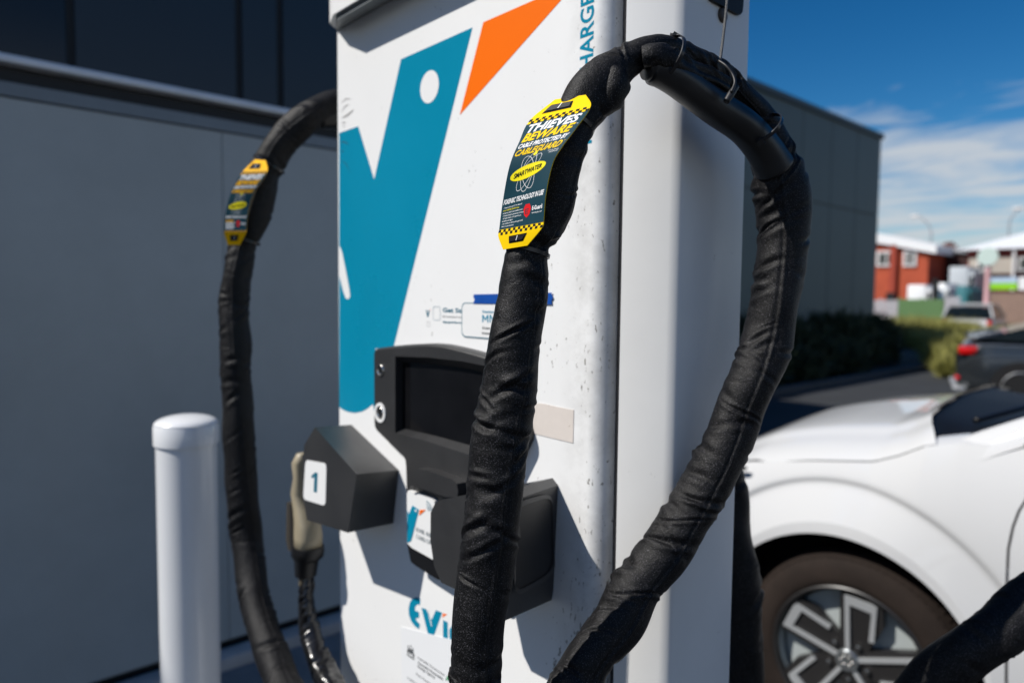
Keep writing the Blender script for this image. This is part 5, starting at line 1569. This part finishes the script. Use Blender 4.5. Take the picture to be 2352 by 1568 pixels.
for (a, b, c_, d_) in ((2020, 576, 2045, 612), (2075, 574, 2107, 612)):
    p0, p1 = B(a - 6 if a < 2050 else a, d_), B(b and (c_), b)
    x0, x1, z0_, z1_ = p0.x, B(c_ + (18 if a < 2050 else 0), b).x, p0.z, B(c_, b).z
    bm = bmesh.new(); box(bm, (x0, YB - .12, z0_), (x1, YB - .002, z1_)); fr = adopt(rb1, bmobj('window', bm, M['frame']))
    bm = bmesh.new(); g_ = .14
    xm = (x0 + x1) / 2
    for (q0, q1) in ((x0 + g_, xm - .04), (xm + .04, x1 - g_)): box(bm, (q0, YB - .14, z0_ + g_), (q1, YB - .121, z1_ - g_))
    bmobj('pane', bm, M['pane'], fr)
bm = bmesh.new(); box(bm, (B(2048, 600).x, YB - .3, 0), (B(2062, 600).x, YB - .003, zl - .6)); adopt(rb1, bmobj('pier', bm, mat('red_brick_pier', (.33, .05, .025), .85, var=.2)))
bm = bmesh.new(); p0, p1 = B(2038, 700), B(2060, 672); box(bm, (p0.x, YB - .33, 0), (p1.x, YB - .303, p1.z)); adopt(rb1, bmobj('door', bm, M['liner']))
# block for the brick building's shaded side, shade put into its colour
db = empty('shaded_brick_block', Vector((B(2160, 690).x, YB + 4, 0)), 'dark block for the shaded side of the bright brick building, shade put into its colour', 'building')
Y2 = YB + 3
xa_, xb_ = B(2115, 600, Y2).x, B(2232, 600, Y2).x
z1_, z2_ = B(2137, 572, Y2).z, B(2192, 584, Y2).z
bm = bmesh.new(); prism(bm, [Vector((xa_, Y2, 0)), Vector((xb_, Y2, 0)), Vector((xb_, Y2, z2_)), Vector((xa_, Y2, z1_))], Vector((0, 8, 0))); adopt(db, bmobj('wall', bm, mat('shade_dark_brick', (.035, .012, .010), .9, var=.2)))
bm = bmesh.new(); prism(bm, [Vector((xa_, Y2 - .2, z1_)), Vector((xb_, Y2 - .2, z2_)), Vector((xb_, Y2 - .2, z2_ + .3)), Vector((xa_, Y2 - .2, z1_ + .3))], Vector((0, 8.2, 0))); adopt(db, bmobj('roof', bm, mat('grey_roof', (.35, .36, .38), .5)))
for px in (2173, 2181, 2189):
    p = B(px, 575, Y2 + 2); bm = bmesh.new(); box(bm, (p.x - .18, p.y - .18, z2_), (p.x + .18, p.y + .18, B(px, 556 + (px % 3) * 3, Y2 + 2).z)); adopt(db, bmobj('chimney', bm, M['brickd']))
# hip roofed building
Y3 = 42
def B3(px, py): return P(px, py, Y=Y3)
hb_ = empty('white_roofed_house', Vector((B3(2320, 690).x, Y3, 0)), 'red brick house with a pale hipped roof at the right edge', 'house')
x0, x1 = B3(2222, 600).x, B3(2480, 600).x
ze = B3(2240, 575).z
bm = bmesh.new(); box(bm, (x0, Y3, 0), (x1, Y3 + 8, ze)); adopt(hb_, bmobj('wall', bm, mat('maroon_brick', (.24, .04, .03), .85, var=.2)))
pk = P(2352, 530, Y=Y3 + 3)
bm = bmesh.new(); e0, e1 = x0 - .4, x1 + .4
vs_ = [bm.verts.new(p) for p in ((e0, Y3 - .5, ze), (e1, Y3 - .5, ze), (e1, Y3 + 8.5, ze), (e0, Y3 + 8.5, ze), (pk.x, Y3 + 3.8, pk.z), (pk.x + 2, Y3 + 3.8, pk.z))]
for f_ in ((0, 1, 5, 4), (1, 2, 5), (2, 3, 4, 5), (3, 0, 4), (3, 2, 1, 0)): bm.faces.new([vs_[i] for i in f_])
adopt(hb_, bmobj('roof', bm, M['tin']))
bm = bmesh.new(); box(bm, (B3(2228, 600).x, Y3 - .15, B3(2300, 628).z), (x1, Y3 - .01, B3(2300, 592).z)); adopt(hb_, bmobj('render_band', bm, M['cream']))
for a, b in ((2342, 2375), (2248, 2268)):
    bm = bmesh.new(); box(bm, (B3(a, 600).x, Y3 - .25, B3(a, 622).z), (B3(b, 600).x, Y3 - .16, B3(a, 592).z)); fr = adopt(hb_, bmobj('window', bm, M['frame']))
    bm = bmesh.new(); box(bm, (B3(a + 4, 600).x, Y3 - .27, B3(a, 618).z), (B3(b - 4, 600).x, Y3 - .252, B3(a, 595).z)); bmobj('pane', bm, M['pane'], fr)
bm = bmesh.new(); box(bm, (B3(2330, 600).x, Y3 - .4, 0), (B3(2336, 600).x, Y3 - .28, ze)); adopt(hb_, bmobj('veranda_post', bm, M['frame']))
# low cream wall with green banner
Y4 = 37
def B4(px, py): return P(px, py, Y=Y4)
lw = empty('cream_wall', Vector((B4(2330, 690).x, Y4, 0)), 'brownish cream boundary wall under the green banner', 'wall')
bm = bmesh.new(); box(bm, (B4(2274, 690).x, Y4, 0), (B4(2500, 690).x, Y4 + .3, B4(2300, 668).z)); adopt(lw, bmobj('wall', bm, mat('brown_render', (.26, .17, .13), .8, var=.1)))
bn = empty('green_banner', Vector((B4(2310, 650).x, Y4 - .1, B4(2310, 665).z)), 'green and pale blue banner along the top of the cream wall', 'banner')
bm = bmesh.new(); box(bm, (B4(2276, 650).x, Y4 - .12, B4(2300, 665).z), (B4(2338, 650).x, Y4 - .05, B4(2300, 650).z)); adopt(bn, bmobj('green_sheet', bm, M['signgreen']))
bm = bmesh.new(); box(bm, (B4(2276, 650).x, Y4 - .12, B4(2300, 649.6).z), (B4(2338, 650).x, Y4 - .05, B4(2300, 637).z)); adopt(bn, bmobj('blue_sheet', bm, M['signblue']))
bn2 = empty('white_sign', Vector((B4(2360, 650).x, Y4 - .1, B4(2310, 665).z)), 'white sign panel at the frame edge beside the green banner', 'sign')
bm = bmesh.new(); box(bm, (B4(2341, 650).x, Y4 - .12, B4(2300, 666).z), (B4(2400, 650).x, Y4 - .05, B4(2300, 637).z)); adopt(bn2, bmobj('panel', bm, M['tin'], bevel=.01))
# signpost
Y5 = 34
sp_ = empty('sign_post', Vector((P(2266, 690, Y=Y5).x, Y5, 0)), 'faded red and white post topped by a round pale sign', 'sign post')
x_ = P(2266, 690, Y=Y5).x
bm = bmesh.new(); lathe(bm, [(.10, 0), (.10, P(2266, 596, Y=Y5).z), (0, P(2266, 596, Y=Y5).z + .02)], Vector((x_, Y5, 0)), n=16); adopt(sp_, bmobj('post', bm, M['pinkpost'], auto=True))
bm = bmesh.new(); lathe(bm, [(0, .04), (.36, .04), (.38, .02), (.36, 0), (0, 0)], Vector((x_, Y5 - .11, P(2266, 590, Y=Y5).z)), Vector((0, -1, 0)), 32); adopt(sp_, bmobj('sign_disc', bm, mat('pale_green_sign', (.55, .66, .60), .4), auto=True))
# pale slatted fence and green fence
YF_ = 33
def fence(px0, px1, pyt, m, label, name, slats):
    a, b = P(px0, 700, Y=YF_), P(px1, 700, Y=YF_); zt = P((px0 + px1) / 2, pyt, Y=YF_).z
    f_ = empty(name, Vector(((a.x + b.x) / 2, YF_, 0)), label, 'fence')
    bm = bmesh.new(); n = slats
    for k in range(n):
        x = a.x + (b.x - a.x) * (k + .5) / n; wd = (b.x - a.x) / n * .36
        box(bm, (x - wd, YF_ - .03, .05), (x + wd, YF_, zt))
    adopt(f_, bmobj('slats', bm, m))
    bm = bmesh.new()
    for z in (.35, zt - .3):
        bm = bmesh.new(); box(bm, (a.x, YF_ + .001, z), (b.x, YF_ + .05, z + .08)); adopt(f_, bmobj('rail', bm, m))
    for x in (a.x, (a.x + b.x) / 2, b.x):
        bm = bmesh.new(); box(bm, (x - .05, YF_ + .052, 0), (x + .05, YF_ + .14, zt + .05)); adopt(f_, bmobj('post', bm, m))
fence(1980, 2063, 689, M['fencew'], 'pale slatted fence running out from behind the warehouse corner', 'slatted_fence', 26)
fence(2064, 2168, 687, M['fenceg'], 'green sheet fence between the pale fence and the parked machinery', 'green_fence', 60)
fence(2170, 2200, 684, M['fencew'], 'short grey fence section beside the truck', 'slatted_fence', 10)


# white van whose roof shines above the fence
def small_truck(px0, px1, zt_px, zb, Y, m1, m2, name, label, cat, cab_side=1):
    a, b = P(px0, 660, Y=Y), P(px1, 660, Y=Y); zt = P((px0 + px1) / 2, zt_px, Y=Y).z
    L = b.x - a.x
    r_ = empty(name, Vector(((a.x + b.x) / 2, Y, 0)), label, cat)
    bm = bmesh.new(); box(bm, (a.x, Y, .55), (a.x + L * .72, Y + 1.9, zt)); adopt(r_, bmobj('load_box', bm, m1, bevel=.05, auto=True))
    bm = bmesh.new(); prism(bm, [Vector((a.x + L * .73, Y + .05, .5)), Vector((b.x, Y + .05, .5)), Vector((b.x, Y + .05, 1.2)), Vector((b.x - L * .08, Y + .05, zt * .92)), Vector((a.x + L * .73, Y + .05, zt * .95))], Vector((0, 1.8, 0)))
    adopt(r_, bmobj('driver_cab', bm, m1, bevel=.04, auto=True))
    bm = bmesh.new(); box(bm, (a.x + L * .78, Y + .03, 1.25), (b.x - L * .09, Y + .049, zt * .85)); adopt(r_, bmobj('side_window', bm, M['glass']))
    bm = bmesh.new(); box(bm, (a.x + .05, Y + .02, .4), (b.x - .05, Y + 1.85, .549)); adopt(r_, bmobj('chassis', bm, m2))
    for x in (a.x + L * .2, a.x + L * .84):
        bm = bmesh.new(); lathe(bm, [(0, 0), (.22, 0), (.38, .02), (.38, .25), (0, .25)], Vector((x, Y - .01, .38)), Vector((0, 1, 0)), 24); adopt(r_, bmobj('wheel', bm, M['tyre'], auto=True))
    return r_
small_truck(2084, 2143, 654, .5, 35.5, M['tin'], M['liner'], 'white_van', 'low white van seen over the green fence', 'van')
small_truck(2151, 2182, 650, .5, 37, M['tin'], M['liner'], 'white_van', 'shorter white van right of the dark post, over the fence', 'van')
small_truck(2178, 2240, 612, .5, 40, mat('pale_grey_truck', (.45, .48, .50), .5), M['liner'], 'grey_truck', 'tall pale grey truck in front of the dark brick block', 'truck')
small_truck(2196, 2232, 656, .5, 36, M['cyan'], M['liner'], 'teal_truck', 'small teal covered truck below the tall grey truck', 'truck')
dpost = P(2147, 690, Y=34); bm = bmesh.new(); lathe(bm, [(.12, 0), (.12, P(2147, 640, Y=34).z), (0, P(2147, 640, Y=34).z + .02)], Vector((dpost.x, 34, 0)), n=16)
o = bmobj('dark_post', bm, M['liner'], auto=True); tag(o, 'dark post standing between the two white vans', 'post')


def lamp(px, pyt, px_head, py_head, Y, label):
    b = P(px, 690, Y=Y); t = P(px, pyt, Y=Y); h = P(px_head, py_head, Y=Y)
    r_ = empty('street_lamp', Vector((b.x, Y, 0)), label, 'street lamp', 'street lamps beyond the buildings')
    o = tube('pole', [(Vector((b.x, Y, 0)), .09), (Vector((b.x, Y, t.z * .8)), .07), (Vector((b.x, Y, t.z)), .06), (Vector(((b.x * .45 + h.x * .55), Y, h.z - (h.z - t.z) * .25)), .05), (h, .05)], M['steel'], None, nu=10, step=.3); adopt(r_, o)
    bm = bmesh.new(); box(bm, (h.x - .45, Y - .15, h.z - .08), (h.x + .1, Y + .15, h.z + .08)); adopt(r_, bmobj('lamp_head', bm, mat('pale_lamp_head', (.75, .7, .66), .4), bevel=.03, auto=True))
lamp(2131, 530, 2108, 496, 60, 'street lamp with a curved neck above the red brick building')
lamp(2309, 510, 2345, 478, 62, 'tall thin street lamp with a curved arm above the pale hipped roof')
